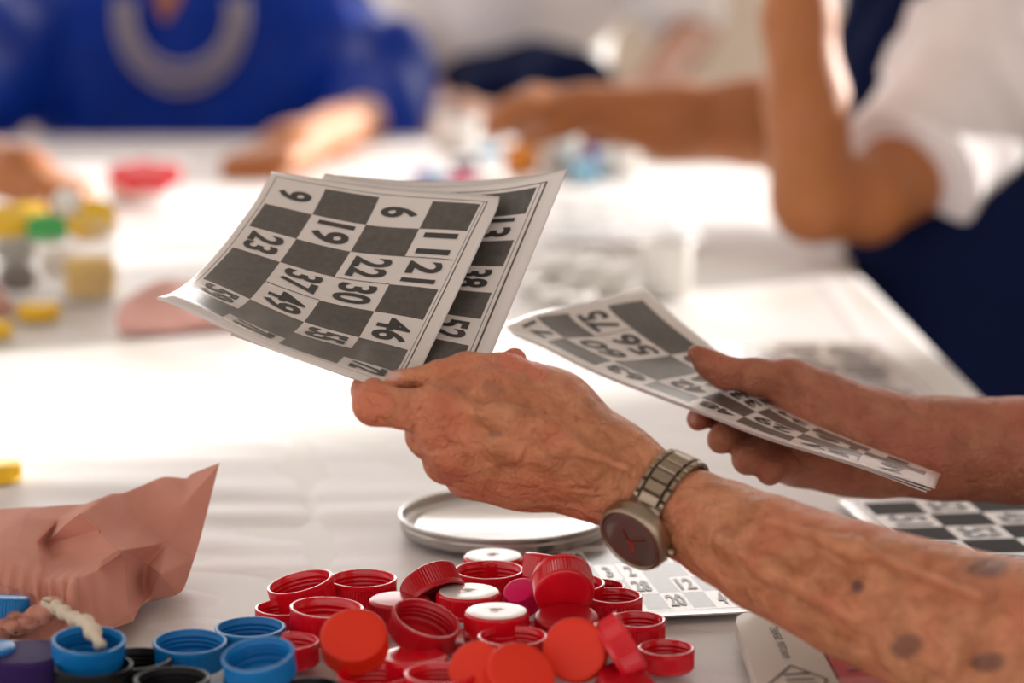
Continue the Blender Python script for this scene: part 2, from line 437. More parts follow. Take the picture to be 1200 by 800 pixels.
def near_fn(x, y):
    z = -.0040 * np.exp(-np.abs(seg_d(x, y, crA, crB)) / .004) + .0016 * np.exp(-np.abs(seg_d(x, y, crC, crD)) / .005)
    z = z + .0030 * np.exp(-(seg_d(x, y, T(0, 560), T(460, 590)) / .03) ** 2)
    P = np.stack([x * .35, y * 1.0, x * 0], -1).reshape(-1, 3)
    nz = vnoise(P, 75, 3).reshape(x.shape)
    m_ = np.exp(-((x + .17) / .17) ** 2) * np.exp(-((y - 1.5) / .25) ** 2)
    z = z + nz * (.00010 + .0046 * m_)
    return z - z.max() * 0 - .004
add_table(-1.25, .378, .62, 2.72, TZ, 'folding table under the near white cloth, caps and tin lid standing on it',
          'white tablecloth in the foreground under the coloured bottle caps', None, fn=near_fn, nx=420, ny=420)
def far_fn(x, y):
    P = np.stack([x, y, x * 0], -1).reshape(-1, 3)
    return vnoise(P, 22, 5).reshape(x.shape) * .0012 - .003
add_table(.012, .40, 2.76, 3.85, TZ - .012, 'small folding table behind the near one at right, under the raised elbow',
          'white tablecloth on the far right table, under the long bare forearm', None, fn=far_fn)
add_table(-1.9, -.0, 2.76, 4.42, TZ - .012, 'folding table in front of the person in the blue blouse',
          'white tablecloth at the back left, in front of the blue blouse', None, fn=far_fn)

# ------------------------------------------------------------------ bingo cards
def text_mesh(s, off=.030):
    cu = bpy.data.curves.new('t', 'FONT'); cu.body = s; cu.align_x = 'CENTER'; cu.align_y = 'CENTER'; cu.offset = off
    cu.resolution_u = 4
    o = bpy.data.objects.new('t', cu); COL.objects.link(o)
    me = bpy.data.meshes.new_from_object(o.evaluated_get(bpy.context.evaluated_depsgraph_get()))
    V = np.array([v.co[:] for v in me.vertices]) if len(me.vertices) else np.zeros((0, 3)); Fc = [tuple(p.vertices) for p in me.polygons]
    bpy.data.objects.remove(o); bpy.data.curves.remove(cu); bpy.data.meshes.remove(me)
    return V, Fc
_tx = {}
def glyphs(s, off=.030):
    if s not in _tx:
        V, Fc = text_mesh(s, off); c = (V[:, :2].max(0) + V[:, :2].min(0)) / 2; sz = V[:, :2].max(0) - V[:, :2].min(0)
        V = (V[:, :2] - c)
        # subdivide so the digits follow a bent card
        _tx[s] = (V, Fc, sz)
    return _tx[s]
def herm(xs, Y, x):
    """cubic interpolation of Y (n,...) at nodes xs"""
    xs = np.asarray(xs, float); n = len(xs)
    if n == 2:
        t = ((x - xs[0]) / (xs[1] - xs[0])); t = t.reshape(t.shape + (1,) * (Y.ndim - 1)); return Y[0] * (1 - t) + Y[1] * t
    m_ = np.zeros_like(Y)
    d = (Y[1:] - Y[:-1]) / (xs[1:] - xs[:-1]).reshape((-1,) + (1,) * (Y.ndim - 1))
    m_[0], m_[-1] = d[0], d[-1]; m_[1:-1] = (d[1:] + d[:-1]) / 2
    i = np.clip(np.searchsorted(xs, x) - 1, 0, n - 2); h = xs[i + 1] - xs[i]; t = (x - xs[i]) / h
    sh = (-1,) + (1,) * (Y.ndim - 1); t = t.reshape(sh); h = h.reshape(sh)
    return (2 * t**3 - 3 * t**2 + 1) * Y[i] + (t**3 - 2 * t**2 + t) * h * m_[i] + (-2 * t**3 + 3 * t**2) * Y[i + 1] + (t**3 - t**2) * h * m_[i + 1]
def patch(ss, vs, net):
    """returns f(s,v)->points; net[len(vs)][len(ss)] world points"""
    net = np.array(net, float)
    def f(s, v):
        s = np.asarray(s, float).ravel(); v = np.asarray(v, float).ravel()
        A = herm(vs, net, v)                       # (n, ns, 3)
        out = np.zeros((len(s), 3)); A = np.swapaxes(A, 0, 1)
        n = len(ss); ss_ = np.asarray(ss, float)
        if n == 2:
            t = ((s - ss_[0]) / (ss_[1] - ss_[0]))[:, None]; return A[0] * (1 - t) + A[1] * t
        d = (A[1:] - A[:-1]) / (ss_[1:] - ss_[:-1])[:, None, None]; m_ = np.zeros_like(A)
        m_[0], m_[-1] = d[0], d[-1]; m_[1:-1] = (d[1:] + d[:-1]) / 2
        i = np.clip(np.searchsorted(ss_, s) - 1, 0, n - 2); h = (ss_[i + 1] - ss_[i]); t = ((s - ss_[i]) / h)[:, None]; h = h[:, None]
        r = np.arange(len(s))
        return (2*t**3-3*t**2+1)*A[i, r] + (t**3-2*t**2+t)*h*m_[i, r] + (-2*t**3+3*t**2)*A[i+1, r] + (t**3-t**2)*h*m_[i+1, r]
    return f
# card layout in card units: s across (0..1), v along (0..1)
def bingo_card(name, f, ss, vs, cells, label, group, th=.0009, sub=5, up='s+', lines=True, digit=1.0, ink=None):
    """ss: grid lines across (5), vs: grid lines along (9); cells[i][j] = '' black or text/None white"""
    ns, nv = len(ss) - 1, len(vs) - 1
    lw = .006
    S = sorted(set([0, .004] + list(np.linspace(.0, ss[0], 4)) + [x for i in range(ns) for x in np.linspace(ss[i], ss[i + 1], sub + 1)] +
                   ([ss[0] - .022, ss[0] - .022 + lw, ss[-1] + .030, ss[-1] + .030 + lw * 1.5, ss[-1] + .012, ss[-1] + .012 + lw * .6] if lines else []) +
                   list(np.linspace(ss[-1], 1, 6))))
    Vv = sorted(set([0] + list(np.linspace(.0, vs[0], 3)) + [x for i in range(nv) for x in np.linspace(vs[i], vs[i + 1], sub + 1)] +
                    ([vs[0] - .018, vs[0] - .018 + lw * .7, vs[-1] + .015, vs[-1] + .015 + lw * .7] if lines else []) + list(np.linspace(vs[-1], 1, 4))))
    S, Vv = np.array(S), np.array(Vv)
    SS, VV = np.meshgrid(S, Vv, indexing='ij')
    P = f(SS, VV).reshape(len(S), len(Vv), 3)
    du = np.gradient(P, axis=0); dv = np.gradient(P, axis=1); N = np.cross(du, dv); N /= np.linalg.norm(N, axis=-1, keepdims=True)
    toC = CAMP - P
    sg = np.sign((N * toC).sum(-1).mean()); N *= sg
    n, m_ = len(S), len(Vv); ids = np.arange(n * m_).reshape(n, m_)
    top = P.reshape(-1, 3); bot = (P - N * th).reshape(-1, 3)
    q, mi = [], []
    for i in range(n - 1):
        for j in range(m_ - 1):
            sc, vc = (S[i] + S[i + 1]) / 2, (Vv[j] + Vv[j + 1]) / 2
            mm = 0
            if ss[0] < sc < ss[-1] and vs[0] < vc < vs[-1]:
                a = np.searchsorted(ss, sc) - 1; b = np.searchsorted(vs, vc) - 1
                mm = 1 if cells[a][b] == '' else 0
            elif lines:
                inL = ss[0] - .022 <= sc <= ss[-1] + .030 + lw * 1.5 and vs[0] - .018 <= vc <= vs[-1] + .015 + lw * .7
                if inL and (sc < ss[0] - .022 + lw or ss[-1] + .030 < sc or ss[-1] + .012 < sc < ss[-1] + .012 + lw * .6 or vc < vs[0] - .018 + lw * .7 or vc > vs[-1] + .015): mm = 1
            if mm == 0 and (sc < .03 or sc > .965 or vc < .02 or vc > .98): mm = 3
            f4 = (ids[i, j], ids[i + 1, j], ids[i + 1, j + 1], ids[i, j + 1])
            q.append(f4 if sg > 0 else f4[::-1]); mi.append(mm)
    k = n * m_
    for i in range(n - 1):
        for j in range(m_ - 1):
            f4 = (ids[i, j] + k, ids[i, j + 1] + k, ids[i + 1, j + 1] + k, ids[i + 1, j] + k)
            q.append(f4 if sg > 0 else f4[::-1]); mi.append(3)
    ring = list(ids[:, 0]) + list(ids[-1, 1:]) + list(ids[-2::-1, -1]) + list(ids[0, -2:0:-1])
    for a, b in zip(ring, ring[1:] + ring[:1]): q.append((a, b, b + k, a + k)); mi.append(3)
    V = [top, bot]; cnt = 2 * k
    # digits
    for a in range(ns):
        for b in range(nv):
            c = cells[a][b]
            if not c: continue
            g, gf, sz = glyphs(c)
            cs, cv = (ss[a] + ss[a + 1]) / 2, (vs[b] + vs[b + 1]) / 2
            hs, hv = (ss[a + 1] - ss[a]), (vs[b + 1] - vs[b])
            sc_up = .70 * hs / sz[1] * digit; sc_rd = (.74 if len(c) > 1 else .36) * hv / sz[0] * digit
            if up == 's+': s_ = cs + g[:, 1] * sc_up; v_ = cv + g[:, 0] * sc_rd
            else: s_ = cs - g[:, 1] * sc_up; v_ = cv - g[:, 0] * sc_rd
            p0 = f(s_, v_); e1 = f(s_ + 1e-3, v_) - p0; e2 = f(s_, v_ + 1e-3) - p0
            nn = np.cross(e1, e2); nn /= np.linalg.norm(nn, axis=1, keepdims=True); nn *= np.sign((nn * (CAMP - p0)).sum(1))[:, None]
            V.append(p0 + nn * .00035)
            q += [tuple(i + cnt for i in t) for t in gf]; mi += [2] * len(gf); cnt += len(g)
    # hairlines between neighbouring white cells
    for a in range(ns):
        for b in range(nv - 1):
            if cells[a][b] != '' and cells[a][b + 1] != '':
                s_ = np.linspace(ss[a], ss[a + 1], 9); w = .0012
                s2 = np.concatenate([s_, s_]); v2 = np.concatenate([np.full(9, vs[b + 1] - w), np.full(9, vs[b + 1] + w)])
                p0 = f(s2, v2); e1 = f(s2 + 1e-3, v2) - p0; e2 = f(s2, v2 + 1e-3) - p0
                nn = np.cross(e1, e2); nn /= np.linalg.norm(nn, axis=1, keepdims=True); nn *= np.sign((nn * (CAMP - p0)).sum(1))[:, None]
                V.append(p0 + nn * .0003); q += [(cnt + i, cnt + i + 1, cnt + 10 + i, cnt + 9 + i) for i in range(8)]; mi += [2] * 8; cnt += 18
    V = np.concatenate(V)
    o = mesh_obj(name, V, q, [M_paper, ink or M_ink, M_digit, M_lam], midx=mi, smooth=True)
    return tag(o, label, 'card', group)

# --- top card in the left hand
GL = [(326.3, 210.4), (310.4, 238.3), (291.7, 264.6), (272.9, 289.6), (255.4, 309.2), (237.9, 326.7), (223, 337.6), (213, 342.5), (205.4, 346)]
MD = [(444.6, 230.8), (428.8, 263.3), (410.8, 294.6), (391.7, 324.6), (374.6, 351.7), (356.3, 377), (344, 389), (334.5, 396.5), (326, 402)]
GR = [(562.9, 239.2), (547, 270.8), (530.4, 305), (513.8, 339.2), (495.8, 375), (478.3, 410), (471, 424), (463.8, 436), (456, 447)]
DL = [1.370, 1.352, 1.334, 1.316, 1.298, 1.279, 1.257, 1.235, 1.213]
DM = [1.345, 1.329, 1.313, 1.297, 1.281, 1.264, 1.244, 1.223, 1.204]
DR = [1.320, 1.308, 1.296, 1.284, 1.272, 1.258, 1.242, 1.224, 1.206]
def ext(a, b): return b + (b - a)
sL, sR = .075, .865
VS1 = [.06 + .108 * i for i in range(9)]
net = []
def row(gl, md, gr, dl, dm, dr, orx, ol=(-11, -3)):
    return [W(gl[0] + ol[0], gl[1] + ol[1], dl + .004), W(*gl, dl), W(*md, dm), W(*gr, dr), W(gr[0] + orx[0], gr[1] + orx[1], dr - .004)]
net.append(row((330, 202.5), (447, 219), (567.5, 228.5), 1.377, 1.352, 1.327, (18, 1.5), (-12, -2)))
for i in range(9):
    t = i / 8; net.append(row(GL[i], MD[i], GR[i], DL[i], DM[i], DR[i], (20 + t * 2, 3 + 9 * t), (-11 + (i > 5) * 1.5 * (i - 5) * .3, -3 + t * 2)))
net.append(row((197, 353), (316, 407), (451, 455), 1.203, 1.195, 1.197, (25, 12), (-13, -4.5)))
f1 = patch([0, sL, (sL + sR) / 2, sR, 1], [0] + VS1 + [1], net)
SS1 = list(np.linspace(sL, sR, 5))
C1 = [['9', '', '23', '', '', '59', '', ''], ['', '19', '', '37', '49', '', '', '71'], ['6', '', '22', '30', '', '55', '', ''], ['', '11', '21', '', '46', '', '', '72']]
bingo_card('bingo_card', f1, SS1, VS1, C1, 'laminated bingo card held in the watch hand, top one showing 9, 23, 19 and 37', 'bingo cards held in the left hand')
# --- card beneath it: depth follows the top card, a little lower
gs, gv = np.meshgrid(np.linspace(.1, 1, 10), np.linspace(0, .75, 10)); P1 = f1(gs, gv); Q1 = proj(P1); D1 = np.linalg.norm(P1 - CAMP, axis=1)
def basis(q): x, y = (q[..., 0] - 420) / 200, (q[..., 1] - 300) / 150; return np.stack([np.ones_like(x), x, y, x * x * .5, x * y, y * y * .5], -1)
cf = np.linalg.lstsq(basis(Q1), D1, rcond=None)[0]
def D_under(px, py, off): return float(basis(np.array([px, py], float)) @ cf) + off
def under_card(TL, TR, BL, BR, sag, off, cells, label):
    net = []
    for v in np.linspace(0, 1, 7):
        r = []
        for s in np.linspace(0, 1, 5):
            a = np.array(TL) * (1 - s) + np.array(TR) * s; b = np.array(BL) * (1 - s) + np.array(BR) * s
            p = a * (1 - v) + b * v; p[1] += sag * 4 * s * (1 - s) * (1 - v)
            r.append(W(p[0], p[1], D_under(p[0], p[1], off)))
        net.append(r)
    f = patch(np.linspace(0, 1, 5), np.linspace(0, 1, 7), net)
    bingo_card('bingo_card', f, list(np.linspace(.045, .90, 5)), [.055 + .112 * i for i in range(9)], cells, label, 'bingo cards held in the left hand')
C2 = [['', '14', '', '33', '', '51', '', '70'], ['4', '', '25', '', '47', '', '62', ''], ['', '18', '', '36', '', '57', '', '74'], ['', '13', '', '38', '', '52', '', '']]
under_card((381, 203), (664, 198), (271, 391), (545, 490), 17, .016, C2, 'bingo card under the top card in the watch hand, showing 13, 38 and 52')
C3 = [['2', '', '', '31', '', '', '', ''], ['', '', '', '', '', '', '', ''], ['', '', '', '', '', '', '', ''], ['', '', '', '', '', '', '', '']]
under_card((398, 205), (648, 203), (290, 398), (560, 440), 8, .030, C3, 'lowest bingo card in the watch hand, only its thin edges showing behind two others')

# --- stack in the right hand
ta = [0, .12, .25, .4, .55, .7, .85, 1]
A_ = [(597, 385), (655, 411), (705, 436), (765, 459), (830, 482), (905, 512), (1000, 541), (1096, 571)]
B_ = [(752, 335), (780, 358), (805, 381), (842, 414), (881, 452), (935, 489), (1015, 522), (1102, 555)]
dA = [1.425, 1.405, 1.385, 1.36, 1.335, 1.312, 1.292, 1.275]
dB = [1.490, 1.465, 1.445, 1.42, 1.395, 1.372, 1.362, 1.355]
C4 = [['71', '', '63', '', '48', '', '27', '7'], ['', '60', '', '42', '', '29', '', '3'], ['75', '56', '', '44', '33', '', '16', ''], ['', '', '58', '', '35', '24', '', '1']]
labs = ['top bingo card of the tilted fan in the right hand, showing 75 and 56', 'middle bingo card of the tilted fan in the right hand, below the 75 card', 'lowest bingo card of the tilted fan in the right hand, next to the fingertips']
SX = [(0, [(592, 379), (630, 365), (672, 356), (714, 346), (752, 335)]), (.055, [(597, 386), (628, 371), (666, 367), (712, 358), (768, 349)]),
      (.17, [(634, 402), (662, 396), (699, 394), (741, 385), (799, 377)]), (.285, [(690, 430), (718, 423), (752, 421), (786, 416), (836, 407)]),
      (.40, [(748, 453), (770, 446), (797, 441), (824, 436), (864, 434)]), (.55, [(820, 480), (837, 472), (856, 466), (875, 462), (893, 464)]),
      (.70, [(895, 509), (906, 503), (917, 498), (928, 494), (940, 491)]), (.85, [(997, 540), (1001, 534), (1006, 530), (1010, 527), (1018, 523)]), (1, [(1096, 571), (1098, 566), (1099, 562), (1101, 558), (1103, 555)])]
for k in range(3):
    net = []
    for t_, cols in SX:
        r = []
        a_ = float(np.interp(t_, ta, dA)); b_ = float(np.interp(t_, ta, dB))
        for s_, c_ in zip((0, .29, .5, .71, 1), cols):
            r.append(W(c_[0] + k * (2.0 if t_ < .99 else -5), c_[1] + k * 2.2, a_ * (1 - s_) + b_ * s_ + k * .0035))
        net.append(r)
    f = patch([0, .29, .5, .71, 1], [x[0] for x in SX], net)
    bingo_card('bingo_card', f, [.08, .29, .5, .71, .92], [.055 + .115 * i for i in range(9)], C4, labs[k], 'bingo cards fanned in the right hand', up='s-', lines=False)

# --- cards lying on the table
def flat_card(O, U, Vd, cells, label, group, ss=None, vs=None, up='s+', z=.0015, name='bingo_card', ink=None):
    """O origin world, U across vector, Vd along vector"""
    net = [[O, O + U], [O + Vd, O + U + Vd]]
    f = patch([0, 1], [0, 1], net)
    return bingo_card(name, f, ss or list(np.linspace(.08, .92, 5)), vs or [.06 + .11 * i for i in range(9)], cells, label, group, up=up, sub=2, ink=ink)
def cpx(x, y): return (980 + x / 5.4545, 560 + y / 5.4545)
z0 = .0015
o0 = T(*cpx(165, 160), z0); u1 = (T(*cpx(165 + 330 * 3, 160 - 30), z0) - o0) / 3; v1 = (T(*cpx(165 + 65 * 4, 160 + 85 * 4), z0) - o0) / 4
v1 = v1 - u1 * (v1 @ u1) / (u1 @ u1)
Uc = u1 * 4 / .84; Vc = v1 * 8 / .88
C5 = [['', '51', '', '80', '', '3', '', '9'], ['52', '', '53', '', '69', '', '8', ''], ['', '43', '', '69', '', '5', '', '6'], ['41', '', '24', '', '6', '', '', '2']]
flat_card(o0 - Uc * .08 - Vc * .06, Uc, Vc, C5, 'bingo card lying on the cloth at the right edge, below the right forearm', 'bingo cards lying on the cloth', ink=M_ink2)
# card with glare, under the watch
br = T(888, 716, z0); bl = T(560, 732, z0); e1 = (bl - br); e1[2] = 0; e1 /= np.linalg.norm(e1); e2 = np.array([e1[1], -e1[0], 0]); e2 *= np.sign(e2[1])
C6 = [['', '61', '', '34', '', '20', '', '4'], ['67', '', '45', '', '28', '', '12', ''], ['', '3', '', '3', '2', '', '', '5'], ['68', '', '40', '', '', '15', '1', '']]
flat_card(br + e1 * .118, e2 * .150, -e1 * .118, C6, 'laminated bingo card flat on the cloth below the watch, pale with window glare', 'bingo cards lying on the cloth', up='s+')
# out-of-focus card behind the right hand
q0 = T(1012, 403, z0); qd = T(1075, 462, z0); ql = T(880, 408, z0)
e2 = qd - q0; e2[2] = 0; e2 = e2 / np.linalg.norm(e2); e1 = np.array([-e2[1], e2[0], 0]); e1 *= -np.sign(e1[0]) * np.sign(1)
C7 = [['', '70', '', '5', '', '40', '', '2'], ['62', '', '', '31', '', '', '10', ''], ['', '55', '44', '', '22', '', '', '1'], ['61', '', '47', '', '', '18', '9', '']]
flat_card(q0 - e2 * .012 + e1 * .178, -e1 * .19, e2 * .27, C7, 'blurred bingo card on the cloth just behind the right hand', 'bingo cards lying on the cloth')
# bluish laminated sheets further back
q0 = T(640, 282, -.01); q1 = T(828, 286, -.01); q2 = T(800, 232, -.01)
C8 = [['', '6', '', '3', '', '5', '', ''], ['7', '', '2', '', '4', '', '6', ''], ['', '1', '', '3', '', '5', '', '7'], ['', '', '2', '', '4', '', '6', '']]
U8 = q1 - q0; V8 = np.array([0, -.52, 0.0]); q0 = q0 - V8
o8 = flat_card(q0, U8, V8, C8, 'blurred laminated bingo sheet on the far right table, beyond the white caps', 'bingo cards lying on the cloth')

# ------------------------------------------------------------------ bottle caps
def cap_mesh(R, h, top_white=False, seg=128):
    """open end up at z=h, closed end at z=0, ridged grip on the outside"""
    t = .0017; kn = R * .03
    pr = [(0, 0), (R * .80, 0), (R * .93, .0003), (R * .975, .0012), (R * .985, .0020, 1), (R * .985, h - .0028, 1), (R, h - .0024), (R, h - .0003), (R - .0004, h),
          (R - t * .9, h), (R - t, h - .0004), (R - t, h * .78), (R - t - .0009, h * .74), (R - t, h * .70), (R - t, h * .60), (R - t - .0009, h * .56), (R - t, h * .52), (R - t, h * .42), (R - t - .0008, h * .38), (R - t, h * .34),
          (R - t, t + .0008), (R - t - .0008, t), (R * .62, t), (R * .60, t + .0005), (R * .56, t), (0, t)]
    if top_white:
        pr = [(0, .0008), (R * .085, .0008), (R * .09, 0), (R * .3, .0), (R * .45, .0), (R * .6, 0), (R * .86, 0), (R * .90, .0002)] + pr[3:]
    mats = [0] * (len(pr) - 1)
    if top_white: mats[0] = 0; mats[1:7] = [1] * 6
    return lathe(pr, seg, mats, knurl=-kn)
NCAP = [0]
def cap(px, py, wpx, m_, label, group, mode='open', n=None, z=None, h=None, white=False, spin=0.0, d=None):
    """px,py: centre of the face we see (rim of an open cap, top of a closed one)"""
    hh = .0150 if h is None else h
    zz = hh if z is None else z
    pos = T(px, py, zz) if d is None else W(px, py, d)
    dist = np.linalg.norm(pos - CAMP); R = wpx / 2 * dist / F
    if h is None: hh = .40 * R * 2 if R < .017 else .36 * R * 2
    if z is None and d is None: pos = T(px, py, hh); dist = np.linalg.norm(pos - CAMP); R = wpx / 2 * dist / F
    V, Fc, MI = cap_mesh(R, hh, white)
    ax = np.array(n if n is not None else (0, 0, 1), float); ax /= np.linalg.norm(ax)
    if mode == 'open': V = V - np.array([0, 0, hh])          # origin at the rim centre, +z out of the opening
    else: V = V * np.array([1, -1, -1])                       # closed face at the origin, +z out of the top
    V = orient(V, ax, pos, spin)
    mats = [m_, M_white] if white else [m_]
    o = mesh_obj('bottle_cap', V, Fc, mats, midx=MI, smooth=True, origin=pos - ax * hh)
    me = o.data
    axn = Vector(ax)
    for p in me.polygons:
        c_ = p.center - Vector(ax) * p.center.dot(axn)
        if abs(p.normal.dot(axn)) < .3 and c_.length > .96 * R: p.use_smooth = False
    return tag(o, label, 'bottle cap', group)
GR_ = 'red bottle caps in the heap'
R_ = lambda *a, **k: cap(*a, GR_, **k)
R_(351, 681, 78, M_red, 'open red cap at the upper left end of the red heap, tipped towards the left', n=(-.20, -.05, .97), z=.020)
R_(425, 677, 80, M_red, 'open bright-rimmed red cap at the back of the heap, second from its left end', z=.017)
R_(333, 711, 68, M_red, 'open red cap at the left end of the heap, mostly hidden by a big one', z=.013, h=.012)
R_(383, 711, 86, M_red, 'large open red cap with shining rim at the left of the red heap', z=.021, n=(.05, 0, 1), h=.017)
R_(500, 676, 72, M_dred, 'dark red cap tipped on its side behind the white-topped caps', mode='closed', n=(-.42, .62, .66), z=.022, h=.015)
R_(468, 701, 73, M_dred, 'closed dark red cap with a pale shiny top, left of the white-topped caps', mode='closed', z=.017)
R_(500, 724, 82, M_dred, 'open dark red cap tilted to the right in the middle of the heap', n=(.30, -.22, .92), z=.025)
R_(414, 742, 80, M_orange, 'orange-red cap leaning with its flat round face to the viewer, left of centre', mode='closed', n=(-.03, -.56, .80), z=.027)
R_(338, 750, 72, M_red, 'open red cap low at the left, behind the tilted blue cap', z=.015)
R_(484, 767, 82, M_red, 'closed red cap lying flat in the front middle with a curved shine', mode='closed', z=.013, h=.012)
R_(438, 789, 86, M_red, 'open red cap cut by the bottom of the picture, left one', z=.012)
R_(516, 788, 84, M_red, 'open red cap at the bottom of the picture, right of another open one', z=.016)
R_(578, 650, 72, M_red, 'white-topped red cap at the very back of the heap, beside the tin lid', mode='closed', white=True, z=.015)
R_(573, 667, 82, M_red, 'open red cap just in front of the rearmost white-topped cap', z=.016, h=.014)
R_(549, 692, 77, M_red, 'white-topped red cap in the centre back with a small hole', mode='closed', white=True, z=.020)
R_(582, 715, 78, M_red, 'white-topped red cap nearest the viewer, with ridged side', mode='closed', white=True, z=.023)
R_(652, 651, 76, M_red, 'ridged red cap tipped over at the back right of the heap, touching the tin lid', mode='closed', n=(.15, .26, .95), z=.024, h=.016)
R_(668, 682, 82, M_red, 'open red cap with thin white rim behind the ridged leaning cap', z=.019)
R_(702, 686, 62, M_red, 'open red cap at the back right, mostly hidden behind another open cap', z=.012, h=.011)
R_(662, 697, 72, M_red, 'ridged red cap standing on edge near the back right of the heap', mode='closed', n=(.08, -.90, -.35), z=.026, h=.015)
R_(608, 690, 40, M_mag, 'small magenta cap between the white-topped caps and the ridged one', mode='closed', n=(-.25, -.45, .86), z=.022, h=.013)
R_(720, 697, 66, M_red, 'open red cap at the right of the heap, upper of the three open ones there', z=.017)
R_(747, 725, 66, M_red, 'open red cap at the right of the heap, middle of the three open ones there', z=.015)
R_(781, 758, 66, M_red, 'open red cap at the far right of the heap, lying by itself on the cloth', z=.011)
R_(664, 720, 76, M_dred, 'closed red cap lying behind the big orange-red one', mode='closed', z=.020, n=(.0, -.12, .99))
R_(673, 761, 76, M_orange, 'big orange-red cap standing with its round face to the viewer, front right', mode='closed', n=(-.12, -.93, .34), z=.022)
R_(741, 748, 76, M_red, 'red cap standing on edge and seen from its side, beside the big orange-red one', mode='closed', n=(.86, .12, .50), z=.024, h=.014)
R_(601, 744, 82, M_red, 'open red cap with glinting rim in front of the nearest white-topped cap', z=.019)
R_(553, 778, 66, M_orange, 'orange-red cap leaning left at the bottom middle of the heap', mode='closed', n=(-.42, -.62, .66), z=.020)
R_(612, 786, 84, M_orange, 'orange-red cap leaning right at the bottom middle of the heap', mode='closed', n=(.28, -.60, .75), z=.020)
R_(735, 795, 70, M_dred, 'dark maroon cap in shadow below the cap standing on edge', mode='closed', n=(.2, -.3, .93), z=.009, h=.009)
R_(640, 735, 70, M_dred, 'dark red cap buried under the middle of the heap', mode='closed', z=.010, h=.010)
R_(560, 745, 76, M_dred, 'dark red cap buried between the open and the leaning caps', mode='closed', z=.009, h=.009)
GB = 'blue bottle caps'
cap(222.5, 751, 85, M_blue, 'open blue cap standing alone on the cloth between the bag and the red heap', GB, z=.016, n=(.02, -.05, 1))
cap(293, 734, 82, M_blue, 'open blue cap behind the tilted blue one, beside the red heap', GB, z=.016)
cap(302, 766, 85, M_blue, 'open blue cap tilted on top of a black one, beside the red heap', GB, z=.027, n=(-.10, -.19, .97))
cap(104, 749, 84, M_blue, 'open blue cap in front of the bag with the cord end in it', GB, z=.027, n=(.06, -.10, 1))
cap(-8, 697, 84, M_blue, 'ridged blue cap lying in the mouth of the pink bag', GB, mode='closed', n=(.05, .22, 1), d=1.240, h=.019)
cap(-12, 756, 60, M_blue, 'blue cap at the left edge, in front of the bag mouth', GB, mode='closed', z=.022)
GK = 'black bottle caps'
cap(110, 779, 88, M_black, 'open black cap with shiny rim in front of the blue cap holding the cord', GK, z=.018)
cap(158, 771, 84, M_black, 'open black cap partly hidden, between two blue caps', GK, z=.014)
cap(201, 794, 87, M_black, 'open black cap at the bottom edge below the lone blue cap', GK, z=.016)
cap(303, 790, 82, M_black, 'black cap under the tilted blue one', GK, mode='closed', z=.014)
cap(362, 805, 76, M_black, 'black cap at the bottom edge between the blue and the red caps', GK, z=.012, h=.012)
cap(32, 763, 92, M_purple, 'dark purple closed cap at the lower left, beside the black caps', None, mode='closed', z=.020, n=(0, -.04, 1))
cap(-2, 541, 52, M_yellow, 'yellow cap alone on the cloth at the left edge', 'yellow bottle caps', mode='closed', z=.013)

# ------------------------------------------------------------------ tin lid
tc_ = T(592, 601, .011); Rt = 125 * np.linalg.norm(tc_ - CAMP) / F
pr = [(0, .0030), (Rt * .80, .0030), (Rt * .815, .0040), (Rt * .85, .0040), (Rt * .86, .0030), (Rt * .945, .0030), (Rt * .960, .0045), (Rt * .963, .0102), (Rt * .975, .0113), (Rt * .99, .0112), (Rt, .0103), (Rt * .996, .0092), (Rt * .978, .0087),
      (Rt * .978, .0066), (Rt * .985, .0060), (Rt * .978, .0054), (Rt * .978, .0030), (Rt * .965, .0005), (Rt * .93, 0), (0, .0)]
lid = thing('tin_lid', (tc_[0], tc_[1], TZ), 'round silver tin lid lying upside down on the cloth under the watch hand', 'lid')
V, Fc, MI = lathe(pr[:7], 128); part('lid_panel', V + [tc_[0], tc_[1], TZ + .0005], [f for f in Fc if len(f) == 4], M_tin, lid)
V, Fc, MI = lathe(pr[6:], 128); part('rolled_rim', V + [tc_[0], tc_[1], TZ + .0005], [f for f in Fc if len(f) == 4], M_tinrim, lid)

# ------------------------------------------------------------------ game box cards at the bottom
def slab(pts, z0, z1, m_, name, label, cat, group=None, smooth=False):
    b = [T(x, y, z0) for x, y in pts]; n = len(b); b = np.array(b); t = b.copy(); t[:, 2] = TZ + z1
    q = [tuple(range(n)), tuple(range(2 * n - 1, n - 1, -1))] + [(i, (i + 1) % n, n + (i + 1) % n, n + i) for i in range(n)]
    o = mesh_obj(name, np.concatenate([b, t]), q, m_, smooth=False)
    return tag(o, label, cat, group)
ca, cb = T(872, 722, .006), T(950, 742, .006)
tuck = [(862, 728), (864, 722), (871, 718), (882, 717), (930, 728), (958, 754), (985, 802), (1000, 830), (902, 835), (888, 802)]
cream = thing('card_box', T(925, 780, 0), 'cream card box with small black lettering and a diamond emblem at the bottom edge', 'box')
def slab_raw(pts, z0, z1):
    b = np.array([T(x, y, z1) for x, y in pts]); t = b.copy(); b[:, 2] = TZ + z0; n = len(b)
    return np.concatenate([b, t]), [tuple(range(n)), tuple(range(2 * n - 1, n - 1, -1))] + [(i, (i + 1) % n, n + (i + 1) % n, n + i) for i in range(n)]
part('box_body', *slab_raw(tuck, .001, .009), M_cream, cream, smooth=False)
